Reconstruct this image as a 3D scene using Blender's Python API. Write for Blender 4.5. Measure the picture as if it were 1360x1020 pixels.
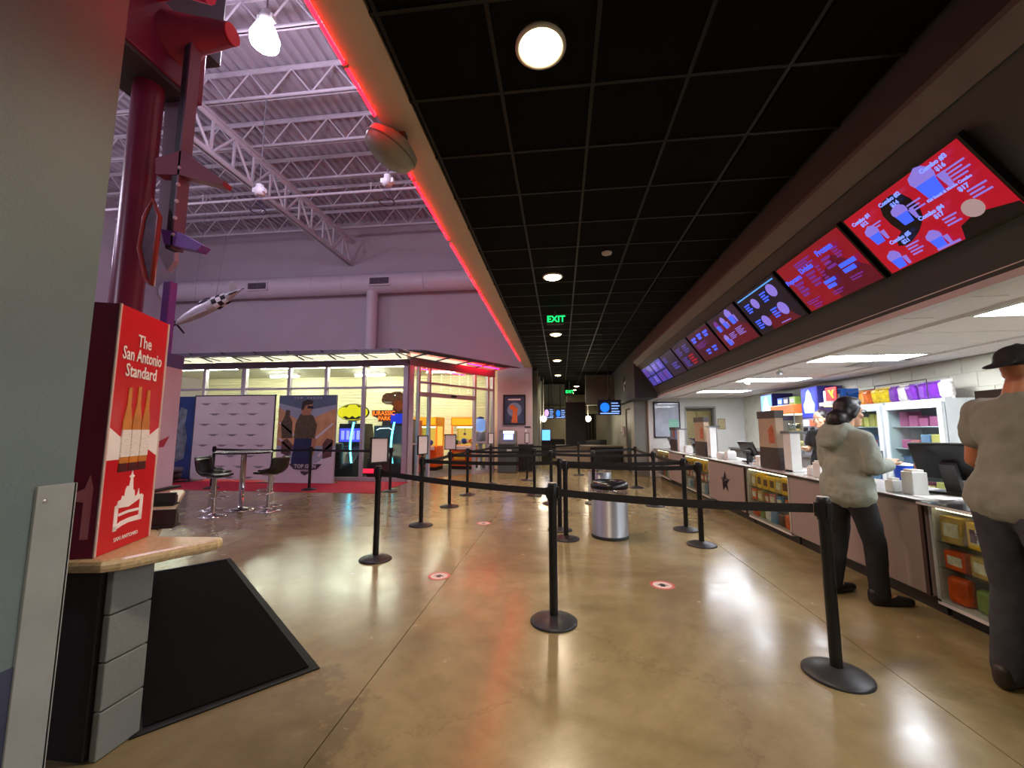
import bpy, bmesh, math, random
from mathutils import Vector, Matrix
random.seed(7)
for _o in list(bpy.data.objects): bpy.data.objects.remove(_o)
SC = bpy.context.scene
COL = SC.collection
PI = math.pi

# ------------------------------------------------------------------ camera, world, exposure, large lights
cam_d = bpy.data.cameras.new('camera'); cam = bpy.data.objects.new('camera', cam_d); COL.objects.link(cam)
cam_d.sensor_fit = 'HORIZONTAL'; cam_d.sensor_width = 36.0; cam_d.lens = 36.0 * 545.5 / 1360.0
cam_d.clip_start = .05; cam_d.clip_end = 200
cam.location = (0, 0, 1.421); cam.rotation_euler = (PI / 2 + .1114, 0, .1176)
SC.camera = cam
W = bpy.data.worlds.new('world'); SC.world = W; W.use_nodes = True
W.node_tree.nodes['Background'].inputs[0].default_value = (.012, .011, .013, 1)
W.node_tree.nodes['Background'].inputs[1].default_value = 1.0
SC.view_settings.view_transform = 'Standard'; SC.view_settings.look = 'None'
SC.view_settings.exposure = 0.0; SC.view_settings.gamma = 1.0
SC.view_settings.use_curve_mapping = False
EN_DOWN = 230.0      # warm can lights in the black ceiling
EN_BAY = 220.0      # high bay lamps under the atrium roof, real and added
EN_NEON = 60.0      # red neon tube
EN_PANEL = 42.0      # kitchen light panels
EN_TUBE = 120.0      # arcade tubes
HALL_DOWN = [-5.2, -1.5, 2.22, 5.95, 9.68, 13.4, 17.1, 20.8]

# ------------------------------------------------------------------ helpers
def lin(c):
    return tuple(((v / 255) / 12.92 if v / 255 <= .04045 else ((v / 255 + .055) / 1.055) ** 2.4) for v in c)
MATS = {}
def M(name, rgb=(128, 128, 128), rough=.5, metal=0., var=.06, scale=6., bump=0., bscale=None, emis=None, es=0., trans=0., ior=1.45, coat=0., spec=.5, stretch=None):
    if name in MATS: return MATS[name]
    m = bpy.data.materials.new(name); m.use_nodes = True; nt = m.node_tree; N = nt.nodes; K = nt.links
    b = N['Principled BSDF']; c = lin(rgb)
    tc = N.new('ShaderNodeTexCoord'); mp = N.new('ShaderNodeMapping'); K.new(tc.outputs['Object'], mp.inputs['Vector'])
    if stretch: mp.inputs['Scale'].default_value = stretch
    nz = N.new('ShaderNodeTexNoise'); nz.inputs['Scale'].default_value = scale; nz.inputs['Detail'].default_value = 4
    K.new(mp.outputs[0], nz.inputs['Vector'])
    rp = N.new('ShaderNodeValToRGB'); K.new(nz.outputs[0], rp.inputs[0])
    rp.color_ramp.elements[0].position = .3; rp.color_ramp.elements[1].position = .7
    rp.color_ramp.elements[0].color = tuple(x * (1 - var) for x in c) + (1,)
    rp.color_ramp.elements[1].color = tuple(min(1, x * (1 + var)) for x in c) + (1,)
    K.new(rp.outputs[0], b.inputs['Base Color'])
    b.inputs['Roughness'].default_value = rough; b.inputs['Metallic'].default_value = metal
    b.inputs['Specular IOR Level'].default_value = spec
    if coat: b.inputs['Coat Weight'].default_value = coat; b.inputs['Coat Roughness'].default_value = .08
    if trans: b.inputs['Transmission Weight'].default_value = trans; b.inputs['IOR'].default_value = ior
    if emis: b.inputs['Emission Color'].default_value = lin(emis) + (1,); b.inputs['Emission Strength'].default_value = es
    if bump:
        bp = N.new('ShaderNodeBump'); bp.inputs['Strength'].default_value = bump; bp.inputs['Distance'].default_value = .01
        n2 = N.new('ShaderNodeTexNoise'); n2.inputs['Scale'].default_value = bscale or scale * 8; n2.inputs['Detail'].default_value = 5
        K.new(mp.outputs[0], n2.inputs['Vector']); K.new(n2.outputs[0], bp.inputs['Height']); K.new(bp.outputs[0], b.inputs['Normal'])
    MATS[name] = m; return m
def E(name, rgb, es):                                    # a thing that gives off light
    return M(name, tuple(min(255, int(v * .6)) for v in rgb), .4, emis=rgb, es=es, var=.03)
def glass(name, tint=(235, 242, 240), rough=.02):
    if name in MATS: return MATS[name]
    m = bpy.data.materials.new(name); m.use_nodes = True; nt = m.node_tree; N = nt.nodes; K = nt.links
    N.remove(N['Principled BSDF']); out = N['Material Output']
    t = N.new('ShaderNodeBsdfTransparent'); t.inputs[0].default_value = lin(tint) + (1,)
    g = N.new('ShaderNodeBsdfGlossy'); g.inputs['Roughness'].default_value = rough
    lw = N.new('ShaderNodeLayerWeight'); pw = N.new('ShaderNodeMath'); pw.operation = 'POWER'; pw.inputs[1].default_value = 5; K.new(lw.outputs['Facing'], pw.inputs[0])
    fr = N.new('ShaderNodeMath'); fr.operation = 'MULTIPLY_ADD'; fr.inputs[1].default_value = .8; fr.inputs[2].default_value = .035; K.new(pw.outputs[0], fr.inputs[0])
    nz = N.new('ShaderNodeTexNoise'); nz.inputs['Scale'].default_value = 1.5
    bp = N.new('ShaderNodeBump'); bp.inputs['Strength'].default_value = .02; K.new(nz.outputs[0], bp.inputs['Height']); K.new(bp.outputs[0], g.inputs['Normal'])
    mx = N.new('ShaderNodeMixShader'); K.new(fr.outputs[0], mx.inputs[0]); K.new(t.outputs[0], mx.inputs[1]); K.new(g.outputs[0], mx.inputs[2])
    K.new(mx.outputs[0], out.inputs[0]); MATS[name] = m; return m

class MB:
    def __init__(s): s.v = []; s.f = []; s.m = []; s.sm = []; s.X = Matrix()
    def at(s, loc=(0, 0, 0), rz=0., rx=0., ry=0.):
        s.X = Matrix.Translation(loc) @ Matrix.Rotation(rz, 4, 'Z') @ Matrix.Rotation(ry, 4, 'Y') @ Matrix.Rotation(rx, 4, 'X'); return s
    def add(s, vs, fs, m=0, sm=False):
        n = len(s.v); s.v += [tuple(s.X @ Vector(p)) for p in vs]
        for f in fs: s.f.append([n + i for i in f]); s.m.append(m); s.sm.append(sm)
        return s
    def box(s, x0, x1, y0, y1, z0, z1, m=0, ch=0.):
        if ch <= 0:
            return s.add([(x0, y0, z0), (x1, y0, z0), (x1, y1, z0), (x0, y1, z0), (x0, y0, z1), (x1, y0, z1), (x1, y1, z1), (x0, y1, z1)],
                  [(0, 3, 2, 1), (4, 5, 6, 7), (0, 1, 5, 4), (1, 2, 6, 5), (2, 3, 7, 6), (3, 0, 4, 7)], m)
        bm = bmesh.new(); bmesh.ops.create_cube(bm, size=1)
        for v in bm.verts: v.co = Vector(((x0 + x1) / 2 + v.co.x * (x1 - x0), (y0 + y1) / 2 + v.co.y * (y1 - y0), (z0 + z1) / 2 + v.co.z * (z1 - z0)))
        bmesh.ops.bevel(bm, geom=bm.edges[:], offset=ch, segments=2, profile=.5, affect='EDGES')
        bm.verts.ensure_lookup_table()
        s.add([tuple(v.co) for v in bm.verts], [[v.index for v in f.verts] for f in bm.faces], m); bm.free(); return s
    def cyl(s, p0, p1, r0, r1=None, n=16, m=0, caps=True, sm=True):
        r1 = r0 if r1 is None else r1
        p0 = Vector(p0); p1 = Vector(p1); d = (p1 - p0).normalized()
        u = d.orthogonal().normalized(); w = d.cross(u); vs = []
        for p, r in ((p0, r0), (p1, r1)):
            for i in range(n):
                a = 2 * PI * i / n; vs.append(tuple(p + u * r * math.cos(a) + w * r * math.sin(a)))
        s.add(vs, [(i, (i + 1) % n, n + (i + 1) % n, n + i) for i in range(n)], m, sm)
        if caps: s.add(vs, [list(range(n))[::-1], list(range(n, 2 * n))], m)
        return s
    def tube(s, pts, r, n=8, m=0, closed=False):
        P = [Vector(p) for p in pts]; k = len(P); vs = []; up = None
        for i, p in enumerate(P):
            a = P[(i - 1) % k] if (closed or i > 0) else p; b = P[(i + 1) % k] if (closed or i < k - 1) else p
            d = (b - a).normalized()
            if up is None: up = d.orthogonal().normalized()
            up = (up - d * up.dot(d)).normalized(); w = d.cross(up)
            rr = r[i] if isinstance(r, (list, tuple)) else r
            vs += [tuple(p + up * rr * math.cos(2 * PI * j / n) + w * rr * math.sin(2 * PI * j / n)) for j in range(n)]
        fs = [(i * n + j, i * n + (j + 1) % n, ((i + 1) % k) * n + (j + 1) % n, ((i + 1) % k) * n + j) for i in range(k if closed else k - 1) for j in range(n)]
        s.add(vs, fs, m, True)
        if not closed: s.add(vs, [list(range(n))[::-1], list(range((k - 1) * n, k * n))], m)
        return s
    def lathe(s, prof, c=(0, 0, 0), n=24, m=0, sm=True, cap=True):
        vs = [(c[0] + r * math.cos(2 * PI * i / n), c[1] + r * math.sin(2 * PI * i / n), c[2] + z) for r, z in prof for i in range(n)]
        k = len(prof)
        s.add(vs, [(a * n + i, a * n + (i + 1) % n, (a + 1) * n + (i + 1) % n, (a + 1) * n + i) for a in range(k - 1) for i in range(n)], m, sm)
        if cap: s.add(vs, [list(range(n))[::-1], list(range((k - 1) * n, k * n))], m)
        return s
    def prism(s, poly, o=(0, 0, 0), u=(1, 0, 0), v=(0, 1, 0), t=.02, m=0, ms=None):
        o = Vector(o); u = Vector(u); v = Vector(v); w = u.cross(v).normalized() * t; k = len(poly)
        a = sum(poly[i][0] * poly[(i + 1) % k][1] - poly[(i + 1) % k][0] * poly[i][1] for i in range(k))
        if a < 0: poly = poly[::-1]
        b = [o + u * x + v * y for x, y in poly]
        s.add([tuple(p) for p in b] + [tuple(p + w) for p in b], [list(range(k))[::-1], list(range(k, 2 * k))], m)
        n = len(s.v); s.f += [[n - 2 * k + i, n - 2 * k + (i + 1) % k, n - k + (i + 1) % k, n - k + i] for i in range(k)]
        s.m += [m if ms is None else ms] * k; s.sm += [False] * k; return s
    def ball(s, c, r, nu=16, nv=10, m=0):
        if not isinstance(r, (list, tuple)): r = (r, r, r)
        vs = [(c[0], c[1], c[2] - r[2])]
        for j in range(1, nv):
            a = -PI / 2 + PI * j / nv
            vs += [(c[0] + r[0] * math.cos(a) * math.cos(2 * PI * i / nu), c[1] + r[1] * math.cos(a) * math.sin(2 * PI * i / nu), c[2] + r[2] * math.sin(a)) for i in range(nu)]
        vs.append((c[0], c[1], c[2] + r[2])); L = len(vs) - 1
        fs = [(0, 1 + (i + 1) % nu, 1 + i) for i in range(nu)] + [(L, L - nu + i, L - nu + (i + 1) % nu) for i in range(nu)]
        fs += [(1 + j * nu + i, 1 + j * nu + (i + 1) % nu, 1 + (j + 1) * nu + (i + 1) % nu, 1 + (j + 1) * nu + i) for j in range(nv - 2) for i in range(nu)]
        return s.add(vs, fs, m, True)
    def quad(s, *p, m=0): return s.add(p, [list(range(len(p)))], m)
    def mesh(s, name, mats, off=(0, 0, 0)):
        me = bpy.data.meshes.new(name)
        me.from_pydata([(x - off[0], y - off[1], z - off[2]) for x, y, z in s.v], [], s.f)
        for mt in (mats if isinstance(mats, (list, tuple)) else [mats]): me.materials.append(mt)
        me.polygons.foreach_set('material_index', s.m); me.polygons.foreach_set('use_smooth', s.sm); me.update(); return me
    def build(s, name, mats, parent=None, world=False, loc=None, bev=0.):
        off = tuple(ROOTLOC.get(parent.name, (0, 0, 0))) if (world and parent) else (0, 0, 0)
        o = bpy.data.objects.new(name, s.mesh(name, mats, off)); COL.objects.link(o)
        if parent: o.parent = parent
        if loc: o.location = loc
        if bev:
            b = o.modifiers.new('bevel', 'BEVEL'); b.width = bev; b.segments = 2; b.limit_method = 'ANGLE'
        ROOTLOC[o.name] = tuple(ROOTLOC.get(parent.name, (0, 0, 0))) if parent else (loc or (0, 0, 0)); return o
ROOTLOC = {}
def thing(name, label, cat, loc=(0, 0, 0), rz=0., group=None):
    o = bpy.data.objects.new(name, None); COL.objects.link(o); o.empty_display_size = .1
    o.location = loc; o.rotation_euler = (0, 0, rz); ROOTLOC[o.name] = tuple(loc)
    return tag(o, label, cat, group)
def tag(o, label=None, cat=None, group=None, kind=None):
    if label: o['label'] = label
    if cat: o['category'] = cat
    if group: o['group'] = group
    if kind: o['kind'] = kind
    return o
def struct(o, label=None): return tag(o, label, None, None, 'structure')
def clone(o):
    c = o.copy(); COL.objects.link(c)
    for ch in list(o.children): clone_child(ch, c)
    return c
def clone_child(ch, p):
    d = ch.copy(); COL.objects.link(d); d.parent = p
    for g in ch.children: clone_child(g, d)
def put(o, loc, rz=0., label=None, group=None):
    o.location = loc; o.rotation_euler = (0, 0, rz)
    return tag(o, label, None, group)
def inst(name, me, parent, loc=(0, 0, 0), rot=(0, 0, 0), scale=(1, 1, 1)):
    o = bpy.data.objects.new(name, me); COL.objects.link(o); o.parent = parent; o.location = loc; o.rotation_euler = rot; o.scale = scale; return o
def text(s, size, o, u, v, mat, parent=None, name='lettering', ext=.001, bold=0., align='CENTER', lift=.002, space=1., world=True, sx=1.):
    cu = bpy.data.curves.new(name, 'FONT'); cu.body = s; cu.size = size; cu.extrude = ext; cu.offset = bold * size; cu.resolution_u = 2
    cu.align_x = align; cu.align_y = 'CENTER'; cu.space_character = space; cu.space_line = .85
    t = bpy.data.objects.new(name, cu); me = bpy.data.meshes.new_from_object(t); bpy.data.objects.remove(t)
    u = Vector(u).normalized(); v = Vector(v).normalized(); w = u.cross(v); o = Vector(o) + w * (lift + ext)
    if world and parent: o = o - Vector(ROOTLOC.get(parent.name, (0, 0, 0)))
    X = Matrix(((u.x * sx, v.x, w.x, o.x), (u.y * sx, v.y, w.y, o.y), (u.z * sx, v.z, w.z, o.z), (0, 0, 0, 1)))
    me.transform(X); me.materials.clear(); me.materials.append(mat); me.name = name
    b = bpy.data.objects.new(name, me); COL.objects.link(b); b.parent = parent; ROOTLOC[b.name] = ROOTLOC.get(parent.name, (0, 0, 0)) if parent else (0, 0, 0)
    return b
def lamp(name, kind, loc, energy, rgb, parent=None, size=.1, rot=(0, 0, 0), spot=2.4, blend=.6, sy=None):
    d = bpy.data.lights.new(name, kind); d.energy = energy; d.color = lin(rgb)
    if kind == 'SPOT': d.spot_size = spot; d.spot_blend = blend; d.shadow_soft_size = size
    elif kind == 'POINT': d.shadow_soft_size = size
    elif kind == 'AREA': d.shape = 'RECTANGLE'; d.size = size; d.size_y = sy or size
    o = bpy.data.objects.new(name, d); COL.objects.link(o)
    if parent: o.parent = parent; loc = Vector(loc) - Vector(ROOTLOC.get(parent.name, (0, 0, 0)))
    o.location = loc; o.rotation_euler = rot; return o
# ------------------------------------------------------------------ structure: floor
def floor_mat():
    m = bpy.data.materials.new('polished_concrete'); m.use_nodes = True; nt = m.node_tree; N = nt.nodes; K = nt.links; b = N['Principled BSDF']
    ge = N.new('ShaderNodeNewGeometry')
    n1 = N.new('ShaderNodeTexNoise'); n1.inputs['Scale'].default_value = .55; n1.inputs['Detail'].default_value = 8; n1.inputs['Roughness'].default_value = .62; n1.inputs['Distortion'].default_value = .8
    n2 = N.new('ShaderNodeTexNoise'); n2.inputs['Scale'].default_value = 5; n2.inputs['Detail'].default_value = 8; n2.inputs['Roughness'].default_value = .7
    v = N.new('ShaderNodeTexVoronoi'); v.feature = 'DISTANCE_TO_EDGE'; v.inputs['Scale'].default_value = .35
    wp = N.new('ShaderNodeMix'); wp.data_type = 'VECTOR'; wp.inputs[0].default_value = .35
    K.new(ge.outputs['Position'], wp.inputs[4]); K.new(n2.outputs[1], wp.inputs[5]); K.new(wp.outputs[1], v.inputs['Vector'])
    for n in (n1, n2): K.new(ge.outputs['Position'], n.inputs['Vector'])
    r1 = N.new('ShaderNodeValToRGB'); K.new(n1.outputs[0], r1.inputs[0]); cr = r1.color_ramp
    cr.elements[0].position = .3; cr.elements[0].color = lin((110, 98, 66)) + (1,)
    cr.elements[1].position = .72; cr.elements[1].color = lin((166, 152, 112)) + (1,)
    e = cr.elements.new(.5); e.color = lin((140, 126, 90)) + (1,)
    r2 = N.new('ShaderNodeValToRGB'); K.new(n2.outputs[0], r2.inputs[0]); r2.color_ramp.elements[0].position = .35; r2.color_ramp.elements[0].color = (.86, .85, .84, 1)
    r2.color_ramp.elements[1].position = .62; r2.color_ramp.elements[1].color = (1.06, 1.05, 1.03, 1)
    mx = N.new('ShaderNodeMix'); mx.data_type = 'RGBA'; mx.blend_type = 'MULTIPLY'; mx.inputs[0].default_value = .8
    K.new(r1.outputs[0], mx.inputs[6]); K.new(r2.outputs[0], mx.inputs[7])
    # hairline cracks
    rc = N.new('ShaderNodeValToRGB'); K.new(v.outputs['Distance'], rc.inputs[0]); rc.color_ramp.elements[0].color = (.75, .72, .7, 1); rc.color_ramp.elements[1].position = .003; rc.color_ramp.elements[1].color = (1, 1, 1, 1)
    m2 = N.new('ShaderNodeMix'); m2.data_type = 'RGBA'; m2.blend_type = 'MULTIPLY'; m2.inputs[0].default_value = .6
    K.new(mx.outputs[2], m2.inputs[6]); K.new(rc.outputs[0], m2.inputs[7])
    # worn, stained patch of bare cement near the entrance
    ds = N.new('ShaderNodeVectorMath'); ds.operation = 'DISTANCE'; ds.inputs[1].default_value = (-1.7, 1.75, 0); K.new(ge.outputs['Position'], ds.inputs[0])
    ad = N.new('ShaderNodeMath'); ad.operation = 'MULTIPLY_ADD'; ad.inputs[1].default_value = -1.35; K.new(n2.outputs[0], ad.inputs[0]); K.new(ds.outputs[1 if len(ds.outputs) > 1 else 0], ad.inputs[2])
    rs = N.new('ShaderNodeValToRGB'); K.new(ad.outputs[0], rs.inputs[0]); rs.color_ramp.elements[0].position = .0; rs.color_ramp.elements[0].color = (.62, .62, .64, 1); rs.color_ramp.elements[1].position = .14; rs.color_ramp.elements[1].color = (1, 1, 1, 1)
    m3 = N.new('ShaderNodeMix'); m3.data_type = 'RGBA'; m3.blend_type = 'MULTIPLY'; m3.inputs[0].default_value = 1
    K.new(m2.outputs[2], m3.inputs[6]); K.new(rs.outputs[0], m3.inputs[7]); K.new(m3.outputs[2], b.inputs['Base Color'])
    rr = N.new('ShaderNodeMapRange'); K.new(n2.outputs[0], rr.inputs[0]); rr.inputs[1].default_value = .3; rr.inputs[2].default_value = .75; rr.inputs[3].default_value = .16; rr.inputs[4].default_value = .3
    K.new(rr.outputs[0], b.inputs['Roughness']); b.inputs['Specular IOR Level'].default_value = .6
    bp = N.new('ShaderNodeBump'); bp.inputs['Strength'].default_value = .04; bp.inputs['Distance'].default_value = .02; K.new(n1.outputs[0], bp.inputs['Height']); K.new(bp.outputs[0], b.inputs['Normal'])
    return m
FLOORM = floor_mat()
fl = struct(MB().box(-16, 6.4, -6.5, 32, -.2, -.008).build('floor', M('joint_filler', (40, 34, 26), .8)), 'polished tan concrete floor with saw-cut joints')
xs = [-16, -13.2, -10.17, -7.14, -4.13, -1.1, 1.93, 4.96, 6.4]; ys = [-6.5, -3.1, -.05, 6.02, 9.05, 12.1, 15.1, 18.2, 21.2, 24.3, 27.3, 32]
for i in range(len(xs) - 1):
    for j in range(len(ys) - 1):
        MB().box(xs[i] + .003, xs[i + 1] - .003, ys[j] + .003, ys[j + 1] - .003, -.1, 0).build('floor_slab', FLOORM, fl)

# ------------------------------------------------------------------ black tile ceiling
ZC = 3.7
tileM = M('black_ceiling_tile', (15, 14, 13), .9, var=.12, scale=30, bump=.25, bscale=160, spec=.08)
gridM = M('black_ceiling_grid', (24, 23, 22), .5, spec=.25)
ce = struct(MB().box(-1.04, 2.13, -6.5, 30, ZC + .03, ZC + .12).build('ceiling', tileM), 'black suspended ceiling of square mineral tiles')
tm = MB().box(-.3, .3, -.3, .3, -.004, .016, ch=.004).mesh('ceiling_tile', tileM)
gx = [1.46 - .61 * k for k in range(-1, 5)]
Y0 = 3.14 - .61 * 15
for i in range(6):
    xa = 1.46 + .61 - .61 * i - .305
    for j in range(56):
        yc = Y0 + .61 * j + .305
        if i == 0: inst('ceiling_tile', tm, ce, (1.46 + .335, yc, ZC + .005), (0, 0, 0), (1.0, 1, 1))
        elif i < 5: inst('ceiling_tile', tm, ce, (xa, yc, ZC + .005))
g = MB()
for x in (1.46, .85, .24, -.37, -.98): g.box(x - .012, x + .012, -6.5, 30, ZC - .006, ZC + .012)
for j in range(57): g.box(-1.02, 2.12, Y0 + .61 * j - .012, Y0 + .61 * j + .012, ZC - .005, ZC + .012)
tag(g.build('grid_bars', gridM, ce), kind='stuff')

# ------------------------------------------------------------------ tan beam beside the atrium
tanM = M('tan_beam_paint', (196, 184, 164), .6, var=.04, scale=1.5, bump=.05, bscale=40)
struct(MB().box(-1.3, -1.02, -6.5, 14.9, ZC, 10).build('trim_1', tanM), 'tan painted beam edge between black ceiling and atrium')

# ------------------------------------------------------------------ atrium walls, roof
lav = M('atrium_wall_paint', (186, 174, 184), .7, var=.04, scale=.7, bump=.04, bscale=50)
wb = MB(); wb.box(-16, -1.02, 14.9, 15.15, 3.75, 10).box(-2.3, -1.02, 14.9, 15.15, 0, 3.75)
struct(wb.build('wall_back', lav), 'pale atrium wall above the arcade glass')
struct(MB().box(-16.2, -16, -6.5, 20, 0, 10).build('wall_left', lav), 'pale atrium side wall')
struct(MB().box(-16, 6.4, -6.7, -6.5, 0, 10).build('wall_front', lav), 'pale wall behind the entrance')
deckM = M('white_roof_deck', (176, 168, 178), .55, var=.08, scale=2)
ca = struct(MB().box(-16.2, -1.02, -6.5, 15.15, 9.95, 10.1).build('ceiling_atrium', deckM), 'white ribbed metal roof deck over the atrium')
d = MB(); x = -16.0; prof = []
while x < -1.1:
    prof += [(x, 9.72), (x + .10, 9.72), (x + .13, 9.80), (x + .22, 9.80)]; x += .25
for (xa, za), (xb, zb) in zip(prof, prof[1:]): d.quad((xa, -6.5, za), (xa, 14.9, za), (xb, 14.9, zb), (xb, -6.5, zb))
tag(d.build('roof_deck_ribs', deckM, ca), kind='stuff')

steelM = M('white_painted_steel', (205, 198, 206), .5, var=.06, scale=4)
def truss(name, label, p0, p1, zt, zb, n, wch, group, dbl=False):
    P0 = Vector(p0); P1 = Vector(p1); L = (P1 - P0).length; rz = math.atan2(P1.y - P0.y, P1.x - P0.x)
    t = thing(name, label, 'truss', (P0.x, P0.y, zb), rz, group); h = zt - zb
    MB().box(0, L, -wch, wch, h - wch * .5, h).box(0, L, -wch * .25, wch * .25, h - wch * 1.8, h).build('top_chord', steelM, t)
    MB().box(0, L, -wch, wch, 0, wch * .5).box(0, L, -wch * .25, wch * .25, 0, wch * 1.8).build('bottom_chord', steelM, t)
    s = L / n
    dm = MB().cyl((0, 0, wch), (s / 2, 0, h - wch), wch * .42, n=6).mesh('web_bar', steelM); um = MB().cyl((s / 2, 0, h - wch), (s, 0, wch), wch * .42, n=6).mesh('web_bar', steelM)
    vm = MB().box(-wch * .3, wch * .3, -wch * .3, wch * .3, wch, h - wch).mesh('web_post', steelM)
    for k in range(n):
        inst('web_bar', dm, t, (k * s, 0, 0)); inst('web_bar', um, t, (k * s, 0, 0))
        if dbl: inst('web_post', vm, t, (k * s + s / 2, 0, 0)); inst('web_post', vm, t, (k * s, 0, 0))
    return t
ordn = {3.4: 'nearest', 4.9: 'second', 6.4: 'third', 7.9: 'fourth', 9.4: 'fifth', 10.9: 'sixth', 12.4: 'seventh', 13.9: 'last'}
for yj, nm in ordn.items():
    truss('roof_joist', 'white open-web steel roof joist, %s counted toward the atrium back wall' % nm, (-16, yj), (-1.3, yj), 9.7, 8.95, 14, .05, 'white roof joists')
truss('girder_truss', 'heavy white girder truss crossing under the roof joists', (-8.2, -6.4), (-8.2, 14.85), 8.94, 7.9, 16, .085, None, True)
# sprinkler pipe
t = thing('sprinkler_pipe', 'thin white sprinkler pipe with upright heads below the roof joists', 'pipe', (-8, 9.9, 8.0))
MB().cyl((-15.9, 9.9, 7.82), (-1.32, 9.9, 7.82), .035, n=8).build('pipe_run', steelM, t, True)
hm = MB().cyl((0, 0, 0), (0, 0, .2), .015, n=6).lathe([(.03, .2), (.05, .215), (.03, .23)], n=8).mesh('sprinkler_head', steelM)
for k in range(6): inst('sprinkler_head', hm, t, (-15 + 2.5 * k + 8, 0, -.18))

# ------------------------------------------------------------------ right: bulkhead over the counter, kitchen shell
bkM = M('charcoal_bulkhead_paint', (64, 68, 72), .6, var=.05, scale=1, bump=.04, bscale=60)
bkD = M('dark_bulkhead_paint', (40, 39, 39), .55, var=.06, scale=1)
b_ = MB()
def yz(poly, y0, y1, m=0): b_.prism(poly, (0, y1, 0), (1, 0, 0), (0, 0, 1), y1 - y0, m)
SLA = (2.127, 3.235); SLB = (2.72, 2.395)
yz([(2.127, 3.82), (2.127, 3.40), (2.215, 3.255), (2.76, 2.395), (3.0, 2.395), (3.0, 3.82)], -6.5, 12.12)
b2 = MB(); b2.prism([(2.127, 3.82), (2.127, 2.34), (2.72, 2.34), (3.0, 2.395), (3.0, 3.82)], (0, 16.5, 0), (1, 0, 0), (0, 0, 1), 4.38)
wr = struct(b_.build('wall_bulkhead', bkM), 'charcoal bulkhead sloping over the concession counter')
struct(b2.build('wall_bulkhead_end', bkM), 'charcoal end of the bulkhead with metal star')
struct(MB().prism([(2.11, 3.41), (2.14, 3.41), (2.14, 3.36), (2.215, 3.25), (2.2, 3.24), (2.11, 3.37)], (0, 12.12, 0), (1, 0, 0), (0, 0, 1), 18.6).build('trim_2', M('grey_ledge_paint', (104, 108, 106), .6)), 'grey ledge line along the bulkhead')
# kitchen ceiling with white tiles
kcM = M('white_ceiling_tile', (214, 208, 206), .75, var=.04, scale=20, bump=.12, bscale=120)
kc = struct(MB().box(2.74, 5.6, -6.5, 13.2, 2.42, 2.5).build('ceiling_kitchen', kcM), 'white tile ceiling over the concession kitchen')
km = MB().box(-.6, .6, -.295, .295, 2.392, 2.415, ch=.003).mesh('ceiling_tile', kcM)
PANELS = [(4.1, -1.27), (4.1, 1.17), (4.1, 3.6), (4.1, 6.04), (4.1, 8.48), (4.1, 10.92)]
KY0 = 3.6 - .61 * 15
for j in range(33):
    y = KY0 + .61 * j
    if y > 12.95: break
    for x in (2.88, 4.1, 5.32):
        if any(abs(x - a) < .1 and abs(y - b) < .1 for a, b in PANELS): continue
        w = 1 if x == 4.1 else .23 if x < 3 else .46
        inst('ceiling_tile', km, kc, (x if x == 4.1 else (3.12 if x < 3 else 5.12), y, 0), (0, 0, 0), (w * 1.0 if x != 4.1 else 1, 1, 1))
g = MB()
for x in (3.49, 4.71): g.box(x - .012, x + .012, -6.5, 13.2, 2.388, 2.42)
tag(g.build('grid_bars', M('white_ceiling_grid', (225, 222, 220), .4), kc), kind='stuff')
struct(MB().box(2.76, 2.86, -6.5, 13.2, 2.345, 2.395).build('trim_3', M('white_soffit_trim', (200, 196, 196), .5)), 'pale trim along the lower edge of the bulkhead')
# kitchen block wall
blockM = M('cream_block_paint', (206, 204, 188), .55, var=.04, scale=3, bump=.12, bscale=70)
kw = struct(MB().box(5.515, 5.7, -6.5, 13.3, 0, 2.5).build('wall_right', M('cream_mortar', (198, 196, 180), .7)), 'cream painted block wall behind the concession stand')
bmx = MB().box(-.02, .012, -.2, .2, -.1005, .1005, ch=.004).mesh('block', blockM)
for r in range(6):
    for k in range(38):
        y = 1.0 + k * .406 + (.203 if r % 2 else 0) - .2
        if y < 13.0: inst('block', bmx, kw, (5.505, y, 2.29 - r * .203))
low = MB()
for r in range(6, 12):
    for k in range(38):
        y = 1.0 + k * .406 + (.203 if r % 2 else 0) - .2
        if y < 13.0: low.box(5.493, 5.517, y - .198, y + .198, 2.29 - r * .203 - .0985, 2.29 - r * .203 + .0985)
tag(low.build('block_course', blockM, kw), kind='stuff')
# end wall with doorway into a back room
offw = M('white_end_wall_paint', (206, 206, 202), .6, var=.03)
e = MB().box(2.72, 3.82, 13.2, 13.35, 0, 2.5).box(4.66, 5.7, 13.2, 13.35, 0, 2.5).box(3.82, 4.66, 13.2, 13.35, 2.1, 2.5)
struct(e.build('wall_end', offw), 'white end wall of the concession stand with doorway')
MB_ = MB().box(3.78, 3.83, 13.17, 13.36, 0, 2.14).box(4.65, 4.70, 13.17, 13.36, 0, 2.14).box(3.83, 4.65, 13.17, 13.36, 2.09, 2.14)
struct(MB_.build('trim_4', M('door_frame_paint', (150, 150, 146), .5)), 'door frame of the back room')
struct(MB().box(2.7, 6.4, 16.4, 16.5, 0, 2.6).box(6.3, 6.4, 13.2, 16.4, 0, 2.6).box(2.9, 6.4, 13.35, 16.4, 2.5, 2.6).build('wall_back_room', offw), 'white walls of the room behind the doorway')

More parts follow.
